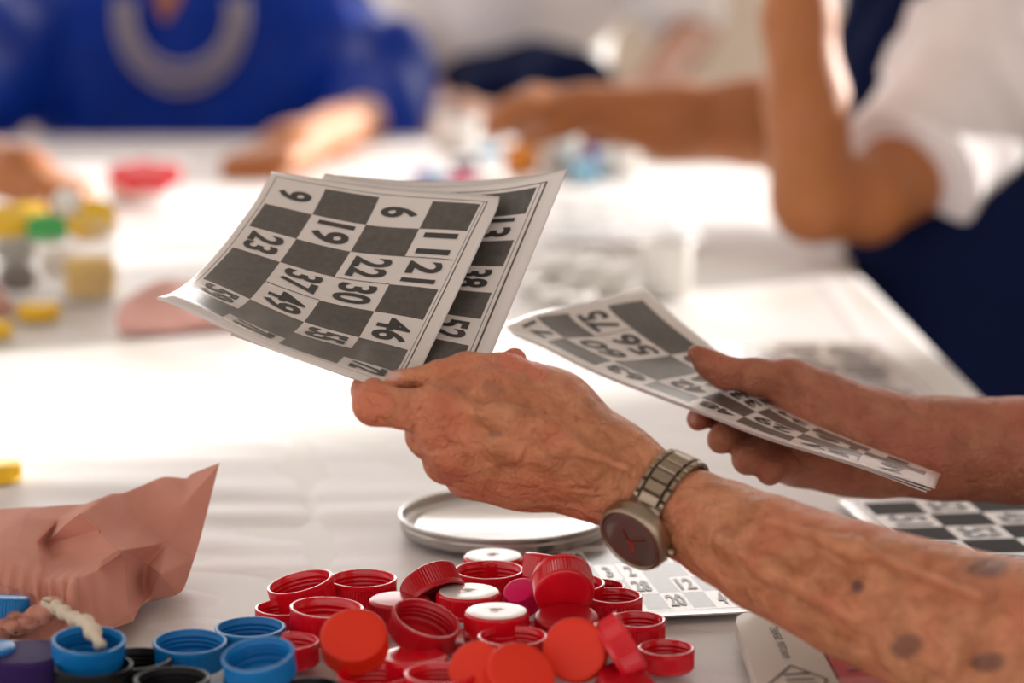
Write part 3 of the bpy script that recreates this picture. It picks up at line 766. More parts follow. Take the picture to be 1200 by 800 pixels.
# rim line and lettering, laid on the box top
def decal_text(s, p0, p1, hpx_dir, z, root, name, m_, off=.02):
    """text from p0 to p1 (pixels), up direction towards hpx_dir"""
    g, gf, sz = glyphs(s, .0); P0, P1 = T(*p0, z), T(*p1, z); Up = T(p0[0] + hpx_dir[0], p0[1] + hpx_dir[1], z) - P0
    V = P0 + ((g[:, :1]) / sz[0] + .5) * (P1 - P0) + (g[:, 1:2] / sz[1] + .5) * Up
    part(name, V, gf, m_, root, smooth=False)
decal_text('MASTER', (917.5, 771), (909.5, 752), (9, -1.4), .0093, cream, 'lettering', M_plink)
decal_text('SERIES', (908.5, 749.5), (901, 735), (9, -1.4), .0093, cream, 'lettering', M_plink)
def stroke(pts, w, z):
    P = np.array([T(x, y, z) for x, y in pts]); parts = []
    for a, b in zip(P[:-1], P[1:]):
        d = b - a; d /= np.linalg.norm(d); n = np.array([-d[1], d[0], 0]) * w / 2
        parts.append((np.array([a - n, b - n, b + n, a + n]), [(0, 1, 2, 3)]))
    return merge(parts)[:2]
part('emblem', *stroke([(898, 804), (926.5, 779), (969, 795), (962, 812)], .0012, .0094), M_plink, cream, smooth=False)
part('emblem_bar', *merge([stroke([(918, 790), (949, 788)], .0022, .0095), stroke([(921, 796), (955, 795)], .0022, .0095), stroke([(925, 802), (958, 801)], .0022, .0095)])[:2], M_plink, cream, smooth=False)
redb = thing('card_box', T(1020, 790, 0), 'red card box beside the cream one, half hidden under the forearm', 'box')
part('box_body', *slab_raw([(940, 737), (1010, 752), (1075, 786), (1090, 830), (1003, 832), (962, 755)], .0005, .007), M_boxred, redb, smooth=False)
part('pale_edge', *slab_raw([(981, 794), (1068, 790), (1085, 830), (1003, 832)], .0072, .0078), M_boxpink, redb, smooth=False)
part('lettering', *merge([stroke([(992, 786), (1010, 784.5)], .0018, .0074), stroke([(983, 771), (988, 771)], .002, .0074)])[:2], M_plink, redb, smooth=False)
V, Fc, MI = lathe([(0, .002), (.045, .002), (.05, .004), (.0515, .010), (.0525, .0105), (.053, .0095), (.053, 0), (0, 0)], 96)
lp = T(1205, 832, .01)
dk = mesh_obj('round_lid', V + [lp[0], lp[1], TZ + .0005], Fc, [M_olive, M_rimpale], midx=[0 if len(f) > 4 or max(f) < 96 * 3 else 1 for f in Fc], smooth=True)
tag(dk, 'dark olive round lid with a pale rim at the bottom right corner', 'lid')

# ------------------------------------------------------------------ drawstring bag
def pxm(x, y): return (x / 2.857, 520 + y / 2.857)
BP = {  # crop px (x,y) and distance of each fold point
 'a': (741, 55, 1.36), 'c': (628, 98, 1.38), 'b': (520, 103, 1.385), 'b2': (400, 150, 1.37), 'n': (300, 190, 1.39), 'm': (130, 200, 1.4), 'l': (-60, 215, 1.4),
 'd': (265, 228, 1.305), 'w': (335, 290, 1.305), 'e': (408, 355, 1.268), 'k': (150, 335, 1.345), 'j': (175, 377, 1.322), 'v': (430, 400, 1.287),
 'x': (690, 260, 1.345), 'y': (655, 380, 1.33), 'f': (535, 432, 1.283), 'f2': (490, 400, 1.32), 'g': (608, 505, 1.312), 'h': (500, 522, 1.303), 'h2': (480, 480, 1.318),
 'i': (455, 600, 1.258), 'p': (440, 560, 1.256), 'o': (246, 452, 1.25), 'o2': (330, 410, 1.262), 'q0': (-60, 455, 1.255), 'q': (0, 470, 1.255), 'r': (95, 492, 1.25), 's': (150, 530, 1.248),
 't': (250, 560, 1.238), 't2': (330, 640, 1.24), 'u': (200, 668, 1.23), 'u0': (-60, 660, 1.233), 'c0': (-60, 330, 1.3), 'c1': (60, 250, 1.345), 'c2': (120, 330, 1.312), 'c3': (60, 400, 1.272), 'c4': (150, 450, 1.258), 'bx': (480, 270, 1.345), 'by': (560, 330, 1.335), 'bz': (620, 200, 1.345), 'cc': (200, 250, 1.365)}
keys = list(BP); ki = {k: i for i, k in enumerate(keys)}
tris = ['a c bz', 'a bz x', 'c b bz', 'b b2 bx', 'b bx bz', 'b2 n d', 'b2 d w', 'b2 w bx', 'w e bx', 'e f2 by', 'e by bx', 'bx by bz', 'bz by x', 'by y x', 'by f y', 'by f2 f', 'f g y', 'f h2 h', 'f h g', 'f2 h2 f', 'e v f2', 'v h2 f2', 'v p h2', 'p i h', 'p h h2',
        'n cc d', 'n m cc', 'm c1 cc', 'm l c1', 'l c0 c1', 'cc k d', 'cc c1 c2', 'cc c2 k', 'd k w', 'k j w', 'w j e', 'j o2 e', 'e o2 v', 'o2 p v', 'o2 o t', 'o2 t p', 'p t t2', 'p t2 i', 'c1 c0 c3', 'c1 c3 c2', 'c2 c3 c4', 'c2 c4 k', 'k c4 j', 'j c4 o2', 'c4 o o2',
        'c0 q0 q', 'c0 q c3', 'c3 q r', 'c3 r c4', 'c4 r s', 'c4 s o', 'o s t', 't u t2', 's u t', 'u0 u s', 'q0 u0 s', 'q0 s r', 'q0 r q']
bagV = np.array([W(*pxm(BP[k][0], BP[k][1]), BP[k][2]) for k in keys])
bagV[:, 2] = np.maximum(bagV[:, 2], TZ + .002)
bagF = [tuple(ki[x] for x in t.split()) for t in tris]
# close the back: boundary loop to a lower rear loop resting on the cloth
from collections import Counter
cnt = Counter(); 
for f in bagF:
    for a, b in zip(f, f[1:] + f[:1]): cnt[frozenset((a, b))] += 1
bedge = [tuple(e) for e in cnt if cnt[e] == 1]
base = []; rear = {}
V2 = bagV.tolist()
for e in bedge:
    for a in e:
        if a not in rear:
            p = bagV[a].copy(); c = bagV.mean(0); p[:2] = p[:2] + (c[:2] - p[:2]) * .30; 
            p[1] += .015 if p[2] > TZ + .03 else 0; p[2] = TZ + .0015; rear[a] = len(V2); V2.append(p.tolist())
c_i = len(V2); cc_ = np.array([V2[rear[a]] for a in rear]).mean(0); V2.append(cc_.tolist())
F2 = list(bagF)
for e in bedge:
    a, b = e; F2.append((a, b, rear[b], rear[a])); F2.append((rear[a], rear[b], c_i))
import bmesh
bag = thing('drawstring_bag', T(110, 720, 0), 'crumpled pink cotton drawstring bag lying on the cloth at the left', 'bag')
bm = bmesh.new(); vs_ = [bm.verts.new(Vector(v) - Vector(ORG[bag.name])) for v in V2]
for f in F2:
    try: bm.faces.new([vs_[i] for i in f])
    except ValueError: pass
bmesh.ops.recalc_face_normals(bm, faces=bm.faces)
cr = bm.edges.layers.float.new('crease_edge')
sharp = ['d w', 'w e', 'e v', 'a x', 'x y', 'y g', 'f h', 'c a', 'k w', 'n d', 'f f2', 'f h2', 'e f2', 'v p', 'p i', 'j e', 'e o2', 'k j', 'a bz', 'bz bx', 'd k']
ss_ = [frozenset((ki[x.split()[0]], ki[x.split()[1]])) for x in sharp]
bm.verts.index_update()
for e_ in bm.edges:
    if frozenset((e_.verts[0].index, e_.verts[1].index)) in ss_: e_[cr] = .8
me = bpy.data.meshes.new('fabric'); bm.to_mesh(me); bm.free(); me.materials.append(M_pink)
fab = bpy.data.objects.new('fabric', me); COL.objects.link(fab); fab.parent = bag
mq = fab.modifiers.new('q', 'SUBSURF'); mq.subdivision_type = 'SIMPLE'; mq.levels = 2
md = fab.modifiers.new('s', 'SUBSURF'); md.levels = md.render_levels = 3
dg = bpy.context.evaluated_depsgraph_get(); me2 = bpy.data.meshes.new_from_object(fab.evaluated_get(dg)); fab.modifiers.clear(); fab.data = me2
co = np.zeros(len(me2.vertices) * 3); me2.vertices.foreach_get('co', co); co = co.reshape(-1, 3)
no = np.zeros(len(me2.vertices) * 3); me2.vertices.foreach_get('normal', no); no = no.reshape(-1, 3)
fold = vnoise(co * [1, .6, 1.2], 60, 11) * .0012 - np.abs(vnoise(co * [1.3, .8, .7], 55, 14)) * .0045 + vnoise(co, 190, 12) * .0003
pj = proj(co + ORG[bag.name])
gath = np.exp(-((pj[:, 0] - 45) / 60) ** 2 - ((pj[:, 1] - 705) / 26) ** 2)           # ruffles round the drawn mouth
fold += gath * .0022 * np.sin(co[:, 0] * 900 + co[:, 2] * 300)
co += no * fold[:, None]; co[:, 2] = np.maximum(co[:, 2], TZ + .001 - ORG[bag.name][2])
me2.vertices.foreach_set('co', co.ravel()); me2.polygons.foreach_set('use_smooth', [True] * len(me2.polygons)); me2.update()
# mouth hem ruffles
hp = []
for i in range(60):
    t = i / 59; x = -40 + 245 * t if t < .8 else 156 + (t - .8) * 150
    hp.append(pxm(x, 640 - 95 * t + 10 * math.sin(i * 1.9)))
V, Fc = tube([W(x, y, 1.226 + .004 * math.sin(i * 1.3)) for i, (x, y) in enumerate(hp)], [.0045 + .0022 * math.sin(i * 2.1) for i in range(60)], 10)
part('hem', V, Fc, M_pink, bag)
V, Fc = tube([W(*pxm(x, y), d) for x, y, d in ((215, 590, 1.232), (238, 540, 1.235), (240, 490, 1.238), (246, 455, 1.245))], [.002, .0032, .003, .0015], 8)
part('hem', V, Fc, M_pink, bag)
cordp = [(150, 525, 1.225), (172, 545, 1.220), (195, 548, 1.216), (215, 565, 1.210), (240, 582, 1.203), (268, 592, 1.192), (295, 607, 1.180), (312, 632, 1.172), (335, 672, 1.158)]
cp = np.array([W(*pxm(x, y), d) for x, y, d in cordp]); tt = np.linspace(0, 1, 70)
cpt = herm(np.linspace(0, 1, 9), cp, tt); rr = .0029 + .0013 * np.clip(np.sin(tt * 38), -.4, 1) + .0012 * np.exp(-((tt - .78) / .1) ** 2); rr[:8] *= .8
V, Fc = tube(cpt, rr, 14); part('cord', V, Fc, M_cord, bag)

# ------------------------------------------------------------------ the person with the watch: arms
def body_attrs(V, spots=(), reds=(), nails=()):
    q = proj(V); d = np.linalg.norm(V - CAMP, axis=1)
    def acc(lst):
        a = np.zeros(len(V))
        for (x, y, rx, ry, ang, amt, dmax) in lst:
            c, s = math.cos(ang), math.sin(ang); X = q[:, 0] - x; Y = q[:, 1] - y
            u = (X * c + Y * s) / rx; v = (-X * s + Y * c) / ry
            rr = np.sqrt(u * u + v * v) + .22 * vnoise(V, 260, int(x)) ; w = np.clip((1.15 - rr) / .45, 0, 1)
            a = np.maximum(a, amt * w * (d < dmax))
        return a
    return {'spot': acc(spots), 'red': acc(reds), 'nail': acc(nails)}
def stitch(lst):
    V, Fc, n = [], [], 0
    for v, f in lst: V.append(v); Fc.append(f + n); n += len(v)
    return np.concatenate(V), np.concatenate(Fc)

L = []
L += chain([(1300, 805, 1.085, 117), (1200, 764, 1.10, 104), (1100, 729, 1.12, 90), (1000, 691, 1.14, 79), (900, 649, 1.165, 68), (850, 624, 1.18, 60), (810, 604, 1.188, 54), (775, 587, 1.195, 49), (722, 558, 1.20, 47)], .003)
L += chain([(722, 552, 1.20, 46), (640, 500, 1.205, 48), (560, 478, 1.198, 42)], .02)
L += chain([(715, 545, 1.20, 38), (600, 500, 1.195, 42), (508, 474, 1.188, 25)], .014)             # index metacarpal
L += chain([(715, 560, 1.20, 36), (600, 530, 1.197, 40), (510, 506, 1.192, 26)], .014)             # middle
L += chain([(712, 566, 1.205, 32), (610, 547, 1.205, 34), (528, 534, 1.200, 26)], .014)            # ring
L += chain([(705, 572, 1.21, 27), (620, 560, 1.212, 26), (556, 558, 1.213, 25)], .014)             # little
L += chain([(712, 530, 1.215, 36), (650, 480, 1.215, 37), (590, 447, 1.21, 32)], .014)             # thumb base
L += chain([(590, 447, 1.21, 31), (548, 436, 1.206, 22), (515, 438, 1.201, 17)], .006)
L += chain([(515, 438, 1.201, 17), (492, 442, 1.198, 13), (463, 444, 1.196, 11)], .0015)
L += chain([(520, 480, 1.182, 25), (475, 480, 1.182, 23), (439, 473, 1.188, 26)], .0025)            # index proximal
L += chain([(439, 473, 1.188, 25), (433, 458, 1.218, 21), (470, 462, 1.25, 17)], .003)             # index folds under the cards
L += chain([(510, 506, 1.192, 28), (502, 509, 1.197, 25), (505, 500, 1.235, 19), (560, 450, 1.268, 16), (603, 421, 1.272, 14)], .005)
L += chain([(528, 534, 1.202, 25), (521, 541, 1.208, 23), (530, 520, 1.24, 18), (600, 460, 1.272, 14), (627, 434, 1.276, 11)], .005)
L += chain([(556, 558, 1.215, 24), (545, 560, 1.222, 21), (570, 540, 1.25, 17), (610, 500, 1.265, 14)], .005)
# knuckles, tendons and veins standing out of the back of the hand
for (x, y, d, r) in ((503, 468, 1.170, 15), (505, 503, 1.174, 14), (522, 533, 1.182, 13), (573, 452, 1.190, 15)):
    L.append(('c', W(x, y, d), W(x + 6, y + 2, d), RPX(r, d), RPX(r, d), .012))
for pts in ([(690, 540, 1.163, 6), (600, 495, 1.150, 6), (520, 472, 1.162, 6)], [(690, 556, 1.165, 5), (600, 528, 1.155, 6), (520, 505, 1.167, 5)], [(680, 566, 1.172, 5), (610, 548, 1.168, 5), (540, 536, 1.177, 5)],
            [(735, 548, 1.150, 5), (660, 520, 1.150, 5), (640, 500, 1.150, 5), (585, 480, 1.153, 5)], [(1150, 700, 1.045, 6), (1000, 640, 1.090, 6), (900, 610, 1.113, 5)], [(1000, 720, 1.085, 7), (900, 668, 1.11, 6), (840, 630, 1.13, 5)]):
    L += chain([(x, y, d + .012, r) for x, y, d, r in pts], .012)
VL, FL = sdf_surface(L, .0016, pad=.02)
VL = relax(VL, FL, 2, .4)
# right arm
Rr = []
Rr += chain([(1330, 527, 1.475, 70), (1190, 528, 1.445, 61), (1100, 525, 1.425, 60), (1040, 521, 1.412, 59), (1000, 518, 1.408, 56)], .003)
Rr += chain([(1005, 500, 1.408, 42), (960, 478, 1.400, 38), (925, 450, 1.388, 29)], .016)
Rr += chain([(1005, 525, 1.41, 50), (935, 522, 1.405, 48)], .016)
Rr += chain([(925, 449, 1.388, 27), (885, 441, 1.378, 20), (850, 437, 1.371, 18), (832, 427, 1.368, 15), (816, 414, 1.368, 11)], .006)
Rr += chain([(940, 480, 1.425, 24), (870, 462, 1.425, 18), (810, 452, 1.422, 15), (770, 451, 1.42, 12)], .005)
Rr += chain([(935, 492, 1.42, 24), (870, 478, 1.412, 20), (835, 480, 1.395, 18), (818, 491, 1.368, 14)], .004)
Rr += chain([(935, 512, 1.42, 25), (885, 500, 1.402, 22), (858, 504, 1.385, 20), (845, 515, 1.352, 17)], .004)
Rr += chain([(935, 530, 1.415, 25), (905, 522, 1.395, 22), (885, 526, 1.375, 21), (876, 538, 1.350, 19)], .004)
Rr += chain([(940, 545, 1.41, 25), (925, 543, 1.392, 21), (908, 545, 1.370, 19), (902, 553, 1.352, 16)], .004)
for pts in ([(1190, 512, 1.424, 5), (1100, 522, 1.405, 5), (1040, 530, 1.39, 5)], [(1190, 538, 1.424, 5), (1110, 545, 1.405, 5), (1060, 538, 1.39, 4)]):
    Rr += chain(pts, .010)
VR, FR = sdf_surface(Rr, .0018, pad=.02)
VR = relax(VR, FR, 2, .4)
# upper arms, shoulders (beyond the right edge of the picture)
U = [('c', W(1290, 812, 1.085), np.array([.62, .93, 1.02]), .05, .062, .03), ('c', W(1330, 527, 1.475), np.array([.66, 1.50, 1.02]), .044, .058, .03),
     ('c', np.array([.70, .98, 1.16]), np.array([.70, 1.42, 1.16]), .07, .07, .05), ('c', np.array([.70, 1.2, .80]), np.array([.70, 1.2, 1.15]), .15, .17, .05),
     ('c', np.array([.62, .93, 1.02]), np.array([.70, .98, 1.16]), .062, .07, .03), ('c', np.array([.66, 1.5, 1.02]), np.array([.70, 1.42, 1.16]), .058, .07, .03), ('c', np.array([.70, 1.2, 1.15]), np.array([.68, 1.2, 1.34]), .06, .055, .04)]
VU, FU = sdf_surface(U, .008, pad=.03)
per = thing('person', (.70, 1.2, 0), 'person at the right with a metal watch, both bare forearms holding fans of bingo cards', 'person')
V, Fc = stitch([(VL, FL), (VR, FR), (VU, FU)])
nL = len(VL)
at = body_attrs(V, spots=[(1004, 687, 7, 8, 0, .75, 9), (1158, 664, 26, 13, -.2, .62, 9), (1063, 757, 22, 14, -.3, .62, 9), (1160, 776, 22, 13, 0, .65, 9), (578, 455, 14, 10, .3, .30, 1.25), (581, 508, 8, 5, 0, .35, 1.25), (858, 641, 9, 5, .5, .22, 1.2), (1068, 700, 9, 6, .2, .18, 1.2)],
                reds=[(432, 470, 30, 34, 0, .75, 1.30), (500, 500, 45, 50, .6, .45, 1.30), (520, 560, 60, 24, .3, .5, 1.3), (603, 421, 20, 16, 0, 1, 1.35), (630, 434, 14, 12, 0, 1, 1.35), (560, 432, 60, 26, 0, .3, 1.25), (600, 572, 90, 14, 0, .5, 1.3)],
                nails=[(461, 440, 12, 7, -.2, 1, 1.22), (812, 486, 5, 13, -.1, .5, 1.4)])
body = part('body', V, Fc, [M_skinA, M_skinB], per, attrs=at, midx=[0] * len(FL) + [1] * len(FR) + [0] * len(FU))
SHc = [('c', np.array([.71, 1.2, .45]), np.array([.71, 1.2, 1.12]), .18, .19, .05), ('c', np.array([.71, .97, 1.16]), np.array([.71, 1.43, 1.16]), .09, .09, .05), ('c', np.array([.70, .96, 1.14]), np.array([.64, .94, 1.05]), .085, .085, .03), ('c', np.array([.70, 1.44, 1.14]), np.array([.67, 1.49, 1.05]), .085, .085, .03)]
V, Fc = sdf_surface(SHc, .01, pad=.03); part('shirt', V, Fc, M_greycloth, per)

# ------------------------------------------------------------------ wristwatch
wc = W(784, 585, 1.193); wa = W(835, 616, 1.18) - W(722, 558, 1.20); wa /= np.linalg.norm(wa)
toc = CAMP - wc; toc /= np.linalg.norm(toc); e1 = toc - wa * (toc @ wa); e1 /= np.linalg.norm(e1); e2 = np.cross(wa, e1)
if e2[2] > 0: e2 = -e2                                            # e2 points down
rb = RPX(56, 1.195)
wt = thing('wristwatch', wc, 'metal wristwatch with a link bracelet worn on the left wrist', 'watch')
parts, nl, th0 = [], 24, math.radians(49)
_q = VL - wc; _ax = _q @ wa; _m = np.abs(_ax) < .010; _q = _q[_m]; _x, _y = _q @ e1, _q @ e2; _a = np.arctan2(_y, _x); _r = np.hypot(_x, _y)
_bins = np.array([_r[np.abs((_a - t_ + math.pi) % (2 * math.pi) - math.pi) < .12].max() for t_ in np.linspace(0, 2 * math.pi, 48, endpoint=False)])
_bs = np.array([_bins[(np.arange(-3, 4) + i) % 48].mean() for i in range(48)]) + .0012
def rbt(th): return float(np.interp(th % (2 * math.pi), np.linspace(0, 2 * math.pi, 49), np.append(_bs, _bs[0])))
print('wrist radii', _bs.min(), _bs.max())
def ringp(th, r, a): return wc + r * (math.cos(th) * e1 + math.sin(th) * e2) + wa * a
def link(th, hw, a0, a1, r0, r1, cham=.0006):
    c = []
    for (t, r, sh) in ((-hw, r0, 0), (-hw, r1 - .0007, 0), (-hw * .78, r1, cham), (hw * .78, r1, cham), (hw, r1 - .0007, 0), (hw, r0, 0)):
        for a, s in ((a0, sh), (a1, -sh)): c.append(ringp(th + t, rbt(th + t) + r, a + s))
    q = [(2 * i, 2 * i + 1, 2 * i + 3, 2 * i + 2) for i in range(5)] + [(10, 11, 1, 0), (0, 2, 4, 6, 8, 10), (1, 11, 9, 7, 5, 3)]
    return np.array(c), q
for i in range(nl):
    th = 2 * math.pi * i / nl + math.radians(47 + 8)
    dth = (th - th0 + math.pi) % (2 * math.pi) - math.pi
    if abs(dth) < math.radians(34): continue
    hw = math.pi / nl
    parts.append(link(th, hw * .90, -.0055, .0055, -.0002, .0024))
    for s in (-1, 1): parts.append(link(th + hw * .5, hw * .86, min(s * .0061, s * .0092), max(s * .0061, s * .0092), -.0002, .0019))
part('bracelet', *merge(parts)[:2], M_metalw, wt, smooth=False)
bl_ = []
for i in range(64):
    a = 2 * math.pi * i / 64; bl_.append(ringp(a, rbt(a) + .0004, -.0085)); bl_.append(ringp(a, rbt(a) + .0004, .0085))
part('link_gap_shade', np.array(bl_), [((2 * i) % 128, (2 * i + 1) % 128, (2 * i + 3) % 128, (2 * i + 2) % 128) for i in range(64)], M_gapshade, wt)  # dark band under the links, its colour standing for shade in the gaps
nrm = math.cos(th0) * e1 + math.sin(th0) * e2; rb = rbt(th0); dc = wc + nrm * (rb - .001)
Rw = RPX(46, 1.17)
def place(V): 
    y = np.cross(nrm, wa); return dc + V[:, :1] * wa + V[:, 1:2] * y + V[:, 2:3] * nrm
V, Fc, MI = lathe([(0, 0), (Rw * .86, 0), (Rw * .98, .002), (Rw, .005), (Rw * .98, .0085), (Rw * .93, .0105), (Rw * .86, .0115), (Rw * .83, .0108), (Rw * .82, .0095), (0, .0095)], 72)
case = part('case', place(V), Fc, M_metalw, wt)
V, Fc, MI = lathe([(0, .0113), (Rw * .5, .0112), (Rw * .80, .0108), (Rw * .83, .0104), (Rw * .83, .0090), (0, .0090)], 72)
part('crystal', place(V), Fc, M_dial, case)
for (ang, ln, w, m_) in ((.6, .55, .0006, M_metalw), (2.2, .38, .0009, M_metalw), (-1.1, .3, .0010, M_dialr)):
    c, s = math.cos(ang), math.sin(ang); V = np.array([(-s * w, c * w, .01135), (s * w, -c * w, .01135), (c * ln * Rw + s * w, s * ln * Rw - c * w, .0114), (c * ln * Rw - s * w, s * ln * Rw + c * w, .0114)])
    part('watch_hand', place(V), [(0, 1, 2, 3)], m_, case, smooth=False)
V, Fc, MI = lathe([(0, 0), (.002, 0), (.0022, .001), (.0022, .0030), (.0018, .0036), (0, .0036)], 20)
part('crown', orient(V, wa, dc + nrm * .005 + wa * Rw * .97), Fc, M_metalw, case)
# end links joining the bracelet to the case
for sgn in (-1, 1):
    P = [ringp(th0 + sgn * math.radians(a), rbt(th0 + sgn * math.radians(a)) + .0008 + .005 * (38 - a) / 24, 0) for a in (14, 22, 30, 37)]
    V, q = [], []
    for i, p in enumerate(P):
        wd = .0098 - .0004 * i
        for a, rr_ in ((-wd, -.0015), (-wd, .001), (wd, .001), (wd, -.0015)):
            V.append(p + wa * a + (p - wc) / np.linalg.norm(p - wc) * rr_)
    for i in range(3):
        for k in range(4): q.append((i * 4 + k, i * 4 + (k + 1) % 4, i * 4 + 4 + (k + 1) % 4, i * 4 + 4 + k))
    part('lug', np.array(V), q + [(0, 1, 2, 3), (15, 14, 13, 12)], M_metalw, wt)
# ================================================================== BACKGROUND
def fabric(V, Fc, seed, sc, amp, aniso=(1, 1, 1)):
    """push a cloth surface along its normals into soft folds"""
    P = V * np.array(aniso); f = vnoise(P, sc, seed) + .5 * vnoise(P, sc * 2.3, seed + 1)
    c = V[Fc]; n = np.cross(c[:, 2] - c[:, 0], c[:, 3] - c[:, 1]); N = np.zeros_like(V)
    for k in range(4): np.add.at(N, Fc[:, k], n)
    N /= np.linalg.norm(N, axis=1, keepdims=True) + 1e-12
    return V + N * (f * amp)[:, None]
def hand_prims(wrist, tip_dir, palm_n, size, thumb_side, curl=.5, k=.006, spread=.12):
    """generic relaxed hand: palm and five bent fingers. wrist point, direction of the fingers, palm normal (towards which fingers curl)"""
    f = np.array(tip_dir, float); f /= np.linalg.norm(f); p = np.array(palm_n, float); p -= f * (f @ p); p /= np.linalg.norm(p)
    s = np.cross(f, p) * thumb_side; w = np.array(wrist, float); out = []
    L_ = size
    def P(a, b, c): return w + f * a * L_ + s * b * L_ + p * c * L_
    out.append(('c', P(-.05, 0, 0), P(.10, .02, 0), .15 * L_, .17 * L_, .02))
    mcp = [(.50, .17), (.52, .055), (.49, -.06), (.44, -.16)]; ln = [.40, .44, .41, .33]; rd = [.058, .060, .056, .050]
    for (a, b) in mcp: out.append(('c', P(.06, b * .5, 0), P(a, b, 0), .10 * L_, .078 * L_, .015))
    for i, (a, b) in enumerate(mcp):
        l = ln[i]; ang = 0; q = P(a, b, 0); sp = spread * (1.2 - i * .8)
        for j, (fr, bend) in enumerate(((.45, curl * .9), (.30, curl * 1.3), (.25, curl * .9))):
            ang += bend; d = f * math.cos(ang) + p * math.sin(ang) + s * sp * .3; d /= np.linalg.norm(d)
            q2 = q + d * l * fr * L_; out.append(('c', q, q2, rd[i] * L_ * (1 - .08 * j), rd[i] * L_ * (.92 - .09 * j), .004)); q = q2
    out.append(('c', P(.05, .12, .03), P(.26, .26, .08), .10 * L_, .075 * L_, .014))
    out.append(('c', P(.26, .26, .08), P(.44, .30, .16), .07 * L_, .062 * L_, .006)); out.append(('c', P(.44, .30, .16), P(.58, .26, .24), .06 * L_, .045 * L_, .004))
    return out
zero = lambda V: {'spot': np.zeros(len(V)), 'red': np.zeros(len(V)), 'nail': np.zeros(len(V))}

# ---- person in the blue blouse (back left)
p1 = thing('person', W(200, 300, 4.75) * [1, 1, 0], 'person in a deep blue blouse and beaded necklace sitting behind the far left table', 'person')
d1 = 4.85
B = []
B += [('c', W(210, 40, d1), W(212, -70, d1), .058, .055, .03)]
hl = hand_prims(W(20, 205, 3.15), W(110, 232, 3.05) - W(20, 205, 3.15), (0, -.1, -1), .19, 1, .8)
hr = hand_prims(W(345, 172, 3.80), W(262, 212, 3.6) - W(345, 172, 3.80), (0, -.2, -1), .26, -1, .75)
B += [('c', W(-120, 120, 4.0), W(-60, 180, 3.35), .045, .036, .02), ('c', W(-60, 185, 3.35), W(25, 205, 3.15), .044, .040, .02)] + hl
B += [('c', W(425, 140, 4.45), W(392, 152, 4.10), .045, .038, .02), ('c', W(392, 152, 4.10), W(345, 172, 3.80), .042, .038, .02)] + hr
V, Fc = sdf_surface(B, .006, pad=.03); V = relax(V, Fc, 1); part('body', V, Fc, M_skinC, p1, attrs=zero(V))
C = [('c', W(200, 215, 4.9), W(205, 60, 4.95), .20, .21, .08), ('c', W(60, 20, 4.95), W(355, 20, 4.95), .12, .12, .08), ('c', W(60, 20, 4.95), W(-40, 110, 4.7), .12, .11, .05), ('c', W(-40, 110, 4.7), W(-120, 120, 4.15), .11, .07, .05),
     ('c', W(355, 20, 4.95), W(425, 100, 4.75), .13, .12, .05), ('c', W(425, 90, 4.75), W(445, 140, 4.55), .11, .085, .05), ('c', W(120, 130, 4.85), W(300, 130, 4.85), .13, .13, .08), ('c', W(205, 200, 5.0), W(205, 420, 5.05), .22, .24, .05)]
V, Fc = sdf_surface(C, .010, pad=.04)
V = fabric(V, Fc, 21, 15, .050, (1.2, .8, .45)); part('blouse', V, Fc, M_bluecloth, p1)
# necklace: three strands of beads as one worn piece
bb = []
for st in range(3):
    for i in range(34):
        t = (i / 33 - .5) * 2; a = t * 1.75; rx = (58 + st * 9) ; ry = 62 + st * 14
        x = 212 + rx * math.sin(a); y = 16 + ry * math.cos(a)
        V, Fc, MI = lathe([(0, -.008), (.006, -.006), (.0085, 0), (.006, .006), (0, .008)], 8)
        bb.append((V + W(x, y, 4.66 + .002 * st + .06 * abs(t) ** 2), [f for f in Fc]))
part('necklace', *merge(bb)[:2], M_bead, p1)

# ---- person in pale shirt (far back, centre)
p2 = thing('person', W(640, 300, 6.0) * [1, 1, 0], 'person in a pale shirt and navy trousers sitting far back in the centre', 'person')
d2 = 5.9
B = [('c', W(815, 35, d2 - .1), W(765, 105, d2 - .5), .060, .048, .03), ('c', W(765, 105, d2 - .5), W(640, 150, d2 - .9), .046, .034, .02), ('c', W(640, 150, d2 - .9), W(560, 135, d2 - 1.0), .034, .03, .02)]
B += [('c', W(470, 60, d2), W(510, 130, d2 - .6), .06, .045, .03), ('c', W(510, 130, d2 - .6), W(540, 130, d2 - .95), .045, .034, .02)] + hand_prims(W(540, 125, d2 - 1.0), (-.3, -1, -.15), (0, -.1, -1), .18, 1, .6)
V, Fc = sdf_surface(B, .009, pad=.03); part('body', V, Fc, M_skinD, p2, attrs=zero(V))
C = [('c', W(600, 60, d2 + .1), W(610, -120, d2 + .1), .25, .27, .08), ('c', W(500, -50, d2 + .1), W(760, -40, d2 + .1), .14, .14, .08), ('c', W(760, -60, d2 + .1), W(800, 5, d2 - .1), .13, .11, .05), ('c', W(480, -50, d2 + .1), W(480, 30, d2), .13, .11, .05)]
V, Fc = sdf_surface(C, .015, pad=.05); V = fabric(V, Fc, 31, 18, .02, (1, .5, .5)); part('shirt', V, Fc, M_greycloth, p2)
C = [('c', W(610, 110, d2 + .05), W(670, 110, d2 - .55), .15, .105, .05), ('c', W(560, 110, d2 + .05), W(575, 130, d2 - .5), .13, .09, .05), ('c', W(670, 110, d2 - .55), W(680, 330, d2 - .6), .09, .07, .03), ('c', W(575, 130, d2 - .5), W(590, 330, d2 - .55), .09, .07, .03)]
V, Fc = sdf_surface(C, .012, pad=.04); part('trousers', V, Fc, M_navy, p2)

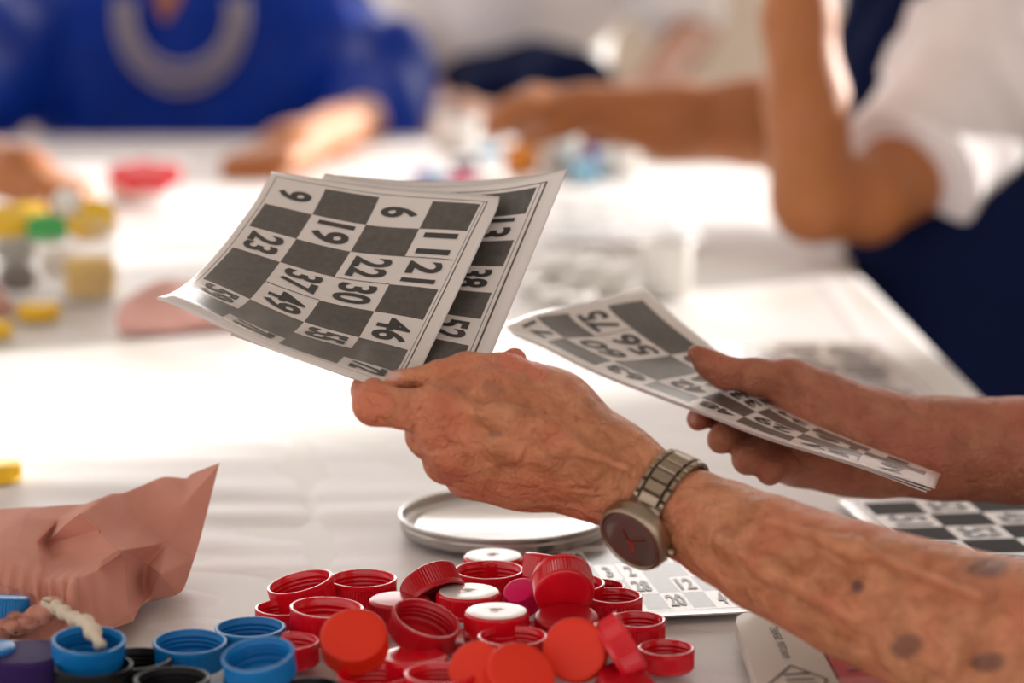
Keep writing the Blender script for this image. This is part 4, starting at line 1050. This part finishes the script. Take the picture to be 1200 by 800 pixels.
# ---- person at the right with white sleeves and navy pinafore
p3 = thing('person', W(1120, 420, 3.0) * [1, 1, 0], 'person in white sleeves and navy pinafore, leaning an elbow on the table corner', 'person')
B = []
B += chain([(952, 232, 2.64, 50), (945, 120, 2.66, 46), (935, 20, 2.68, 40), (938, -70, 2.68, 34)], .02)
B += chain([(958, 236, 2.64, 46), (1015, 236, 2.68, 46), (1080, 190, 2.80, 58), (1130, 110, 2.92, 74)], .02)
B += hand_prims(W(938, -70, 2.68), (.15, .25, 1), (1, .1, -.2), .18, 1, .9)
B += chain([(1160, 90, 3.25, 60), (960, 135, 3.25, 50), (880, 143, 3.22, 48), (790, 143, 3.20, 41), (690, 130, 3.18, 31)], .03)
B += hand_prims(W(690, 130, 3.18), W(560, 108, 3.12) - W(690, 130, 3.18), (.1, .45, -1), .175, 1, .45)
B += [('c', W(1100, -10, 3.1), W(1090, -140, 3.1), .07, .06, .03)]
V, Fc = sdf_surface(B, .006, pad=.03); V = relax(V, Fc, 1); part('body', V, Fc, M_skinC, p3, attrs=zero(V))
C = chain([(1010, 262, 2.68, 88), (1110, 155, 2.84, 88), (1165, 70, 2.95, 100)], .03)
cn = W(1010, 262, 2.68) - W(1110, 155, 2.84); cn /= np.linalg.norm(cn)
V, Fc = sdf_surface(C, .007, pad=.04, cut=(W(1052, 224, 2.77), cn)); V = fabric(V, Fc, 47, 34, .007); part('sleeve', V, Fc, M_whitecloth, p3)
C = []
C += chain([(1040, 82, 2.92, 13), (1074, 12, 2.94, 19)], .01)
C += chain([(1165, 110, 2.9, 95), (1160, 0, 3.05, 95)], .05) + chain([(1180, 90, 3.15, 110), (1060, 110, 3.28, 70)], .05) + chain([(1190, 200, 3.1, 130), (1180, -20, 3.15, 150), (1050, -30, 3.2, 70)], .05) 
V, Fc = sdf_surface(C, .008, pad=.04); V = fabric(V, Fc, 41, 24, .014, (.6, 1, 1)); part('blouse', V, Fc, M_whitecloth, p3)
C = chain([(1190, 180, 3.02, 120), (1060, 80, 3.05, 80), (1070, -40, 3.10, 75)], .03) + chain([(1180, 330, 2.95, 185), (1200, 600, 3.0, 210)], .05) + chain([(1100, 300, 2.85, 100), (1120, 560, 2.82, 110)], .05) + chain([(1060, 60, 2.98, 34), (1120, -20, 2.98, 30)], .02) + chain([(1030, 100, 2.98, 36), (1055, 30, 2.95, 34), (1090, -40, 2.95, 30)], .02)
V, Fc = sdf_surface(C, .010, pad=.04); V = fabric(V, Fc, 43, 20, .008); part('pinafore', V, Fc, M_navy, p3)
CH = [('c', W(1180, 700, 3.3), W(1180, 520, 3.35), .02, .02, .01)]

# ---- background things on the tables
def bgcap(px, py, wpx, m_, label, group, z=None, mode='closed', n=None, base=0.0):
    z = (.016 if z is None else z) + base
    return cap(px, py, wpx, m_, label, group, mode=mode, z=z, n=n, h=.014)
GW = 'white bottle caps behind the cards'
rnd = random.Random(4)
for (x, y, w_, z_, lab) in ((640, 310, 38, .014, 'blurred white cap at the left end of the white heap, beside the held cards'), (652, 300, 40, .028, 'blurred white cap on top of the left end of the white heap'), (672, 322, 38, .014, 'blurred white cap low in the left half of the white heap'),
       (690, 306, 40, .026, 'blurred white cap on top in the left half of the white heap'), (706, 326, 38, .014, 'blurred white cap low in the middle of the white heap'), (722, 312, 40, .024, 'blurred white cap on top in the middle of the white heap'),
       (742, 330, 38, .014, 'blurred white cap low at the right of the white heap, behind the fanned cards'), (648, 340, 38, .014, 'blurred white cap at the front left of the white heap'), (625, 326, 34, .014, 'blurred white cap at the far left of the white heap, half behind the held cards'),
       (680, 345, 38, .014, 'blurred white cap at the front middle of the white heap, above the fanned cards'), (700, 294, 36, .018, 'blurred white cap at the back of the white heap')):
    bgcap(x, y, w_, M_white, lab, GW, z=z_, mode='closed')
def cup(px, py, wpx, h, m_, name, label, cat, z=0.0, taper=.85, group=None, hollow=True):
    c = T(px, py, z); d = np.linalg.norm(c - CAMP); R = wpx / 2 * d / F
    pr = [(0, 0), (R * taper, 0), (R, h - .002), (R * 1.03, h), (R * .97, h), (R * taper * .93, .003), (0, .003)]
    V, Fc, MI = lathe(pr, 40); V = V + [c[0], c[1], TZ + z]
    return tag(mesh_obj(name, V, Fc, m_), label, cat, group)
cup(780, 345, 62, .055, M_white, 'plastic_cup', 'white plastic cup at the right end of the white caps', 'cup', taper=.92)
cup(655, 200, 48, .055, M_white, 'plastic_cup', 'white cup under the outstretched hand on the far right table', 'cup', z=-.012)
cup(725, 205, 52, .040, M_white, 'plastic_cup', 'white cup below the outstretched forearm', 'cup', z=-.012)
cup(535, 175, 56, .060, M_white, 'plastic_cup', 'white cup beside the far hands in the centre', 'cup', z=-.012)
cup(610, 203, 44, .045, M_amber, 'plastic_tub', 'orange tub on the far table under the outstretched hand', 'tub', z=-.012)
cup(698, 198, 26, .035, M_violet, 'plastic_tub', 'small violet tub between the two white cups', 'tub', z=-.012)
cup(672, 197, 30, .04, M_amber, 'plastic_tub', 'brown-orange tub between the white cups on the far table', 'tub', z=-.012)
sl = slab([(670, 214), (702, 214), (702, 200), (670, 200)], -.012, .004, M_pblue, 'card_packet', 'small blue packet on the far right table in front of the white cups', 'packet')
GX = 'mixed bottle caps on the far table'
bgcap(498, 198, 34, M_violet, 'blurred violet cap left of the held cards top edge', GX, base=-.012)
bgcap(540, 205, 32, M_mag, 'blurred pink cap behind the top edge of the held cards', GX, base=-.012)
bgcap(545, 188, 32, M_purple, 'blurred dark purple cap behind the pink one', GX, base=-.012)
bgcap(575, 203, 34, M_white, 'blurred white cap left of the orange tub', GX, base=-.012)
bgcap(515, 203, 30, M_pblue, 'blurred pale blue cap beside the violet one', GX, base=-.012)
bgcap(575, 172, 32, M_pblue, 'blurred blue cap behind the orange tub', GX, base=-.012)
# tub of red caps
cup(162, 236, 74, .040, M_white, 'plastic_tub', 'white tub filled with red caps between the two far hands', 'tub', z=-.012)
for (x, y, w_, lab) in ((146, 200, 40, 'blurred red cap at the left in the white tub'), (170, 196, 38, 'blurred red cap at the middle of the white tub'), (194, 199, 40, 'blurred red cap at the right in the white tub'), (158, 207, 36, 'blurred red cap at the front left in the white tub'), (184, 207, 36, 'blurred red cap at the front right in the white tub')):
    bgcap(x, y, w_, M_red, lab, 'red bottle caps in the far white tub', z=.040, n=(.1, -.4, .9))
# clear tub with yellow and green caps
c = T(50, 352, 0); R = 88 * np.linalg.norm(c - CAMP) / F
tb = mesh_obj('plastic_tub', *(lambda q: (q[0] + [c[0], c[1], TZ + .0005], q[1]))(lathe([(0, 0), (R * .88, 0), (R, .075), (R * 1.04, .077), (R * .97, .077), (R * .86, .003), (0, .003)], 48)), M_clear)
tag(tb, 'clear plastic tub of yellow and green caps at the left edge', 'tub')
GT = 'caps in the clear tub'
for (x, y, w_, m_, z_, lab) in ((6, 252, 56, M_yellow, .088, 'yellow cap on top of the clear tub at the left edge'), (32, 246, 46, M_yellow, .080, 'yellow cap on top of the clear tub, beside the green one'), (55, 260, 46, M_green, .084, 'bright green cap on top of the clear tub'), (18, 285, 46, M_dgreen, .048, 'dark green cap low in the clear tub'), (20, 318, 44, M_black, .024, 'black cap at the bottom of the clear tub'), (70, 300, 44, M_white, .035, 'white cap inside the clear tub')):
    bgcap(x, y, w_, m_, lab, GT, z=z_, n=(.1, -.35, .9))
for (x, y, z_, lab) in ((105, 328, .014, 'yellow cap at the bottom of the stack right of the clear tub'), (107, 312, .028, 'yellow cap in the middle of the stack right of the clear tub'), (104, 300, .042, 'yellow cap on top of the stack right of the clear tub')):
    bgcap(x, y, 58, M_yellow, lab, 'yellow bottle caps', z=z_)
bgcap(106, 252, 58, M_yellow, 'yellow cap held in the fingers above the clear tub', 'yellow bottle caps', z=.078, n=(0, -.6, .8))
bgcap(45, 355, 50, M_yellow, 'yellow cap lying in front of the clear tub', 'yellow bottle caps', z=.014)
bgcap(-4, 376, 36, M_yellow, 'yellow cap at the left edge, in front of the clear tub', 'yellow bottle caps', z=.014)
bgcap(77, 232, 32, M_white, 'white cap between the fingers above the clear tub', None, z=.10, n=(0, -.8, .6))
# far pink bags
def pinkblob(pts, label, seed):
    C = chain(pts, .03); V, Fc = sdf_surface(C, .006, pad=.03); V = fabric(V, Fc, seed, 45, .006)
    V[:, 2] = np.maximum(V[:, 2], TZ - .001)
    return tag(mesh_obj('drawstring_bag', V, Fc, M_pinkl), label, 'bag', None)
M_pinkl = mat('rosy_cotton', (.78, .45, .40), .85, sheen=.2, noise=((.72, .40, .35), 20))
pinkblob([(160, 372, 2.20, 26), (200, 368, 2.22, 34), (260, 366, 2.24, 30), (300, 362, 2.28, 20)], 'blurred pink cloth bag lying behind the lower corner of the held cards', 51)
pinkblob([(-30, 345, 2.3, 30), (0, 362, 2.32, 18)], 'pink cloth bag at the left edge in front of the clear tub', 52)

bpy.context.view_layer.update()
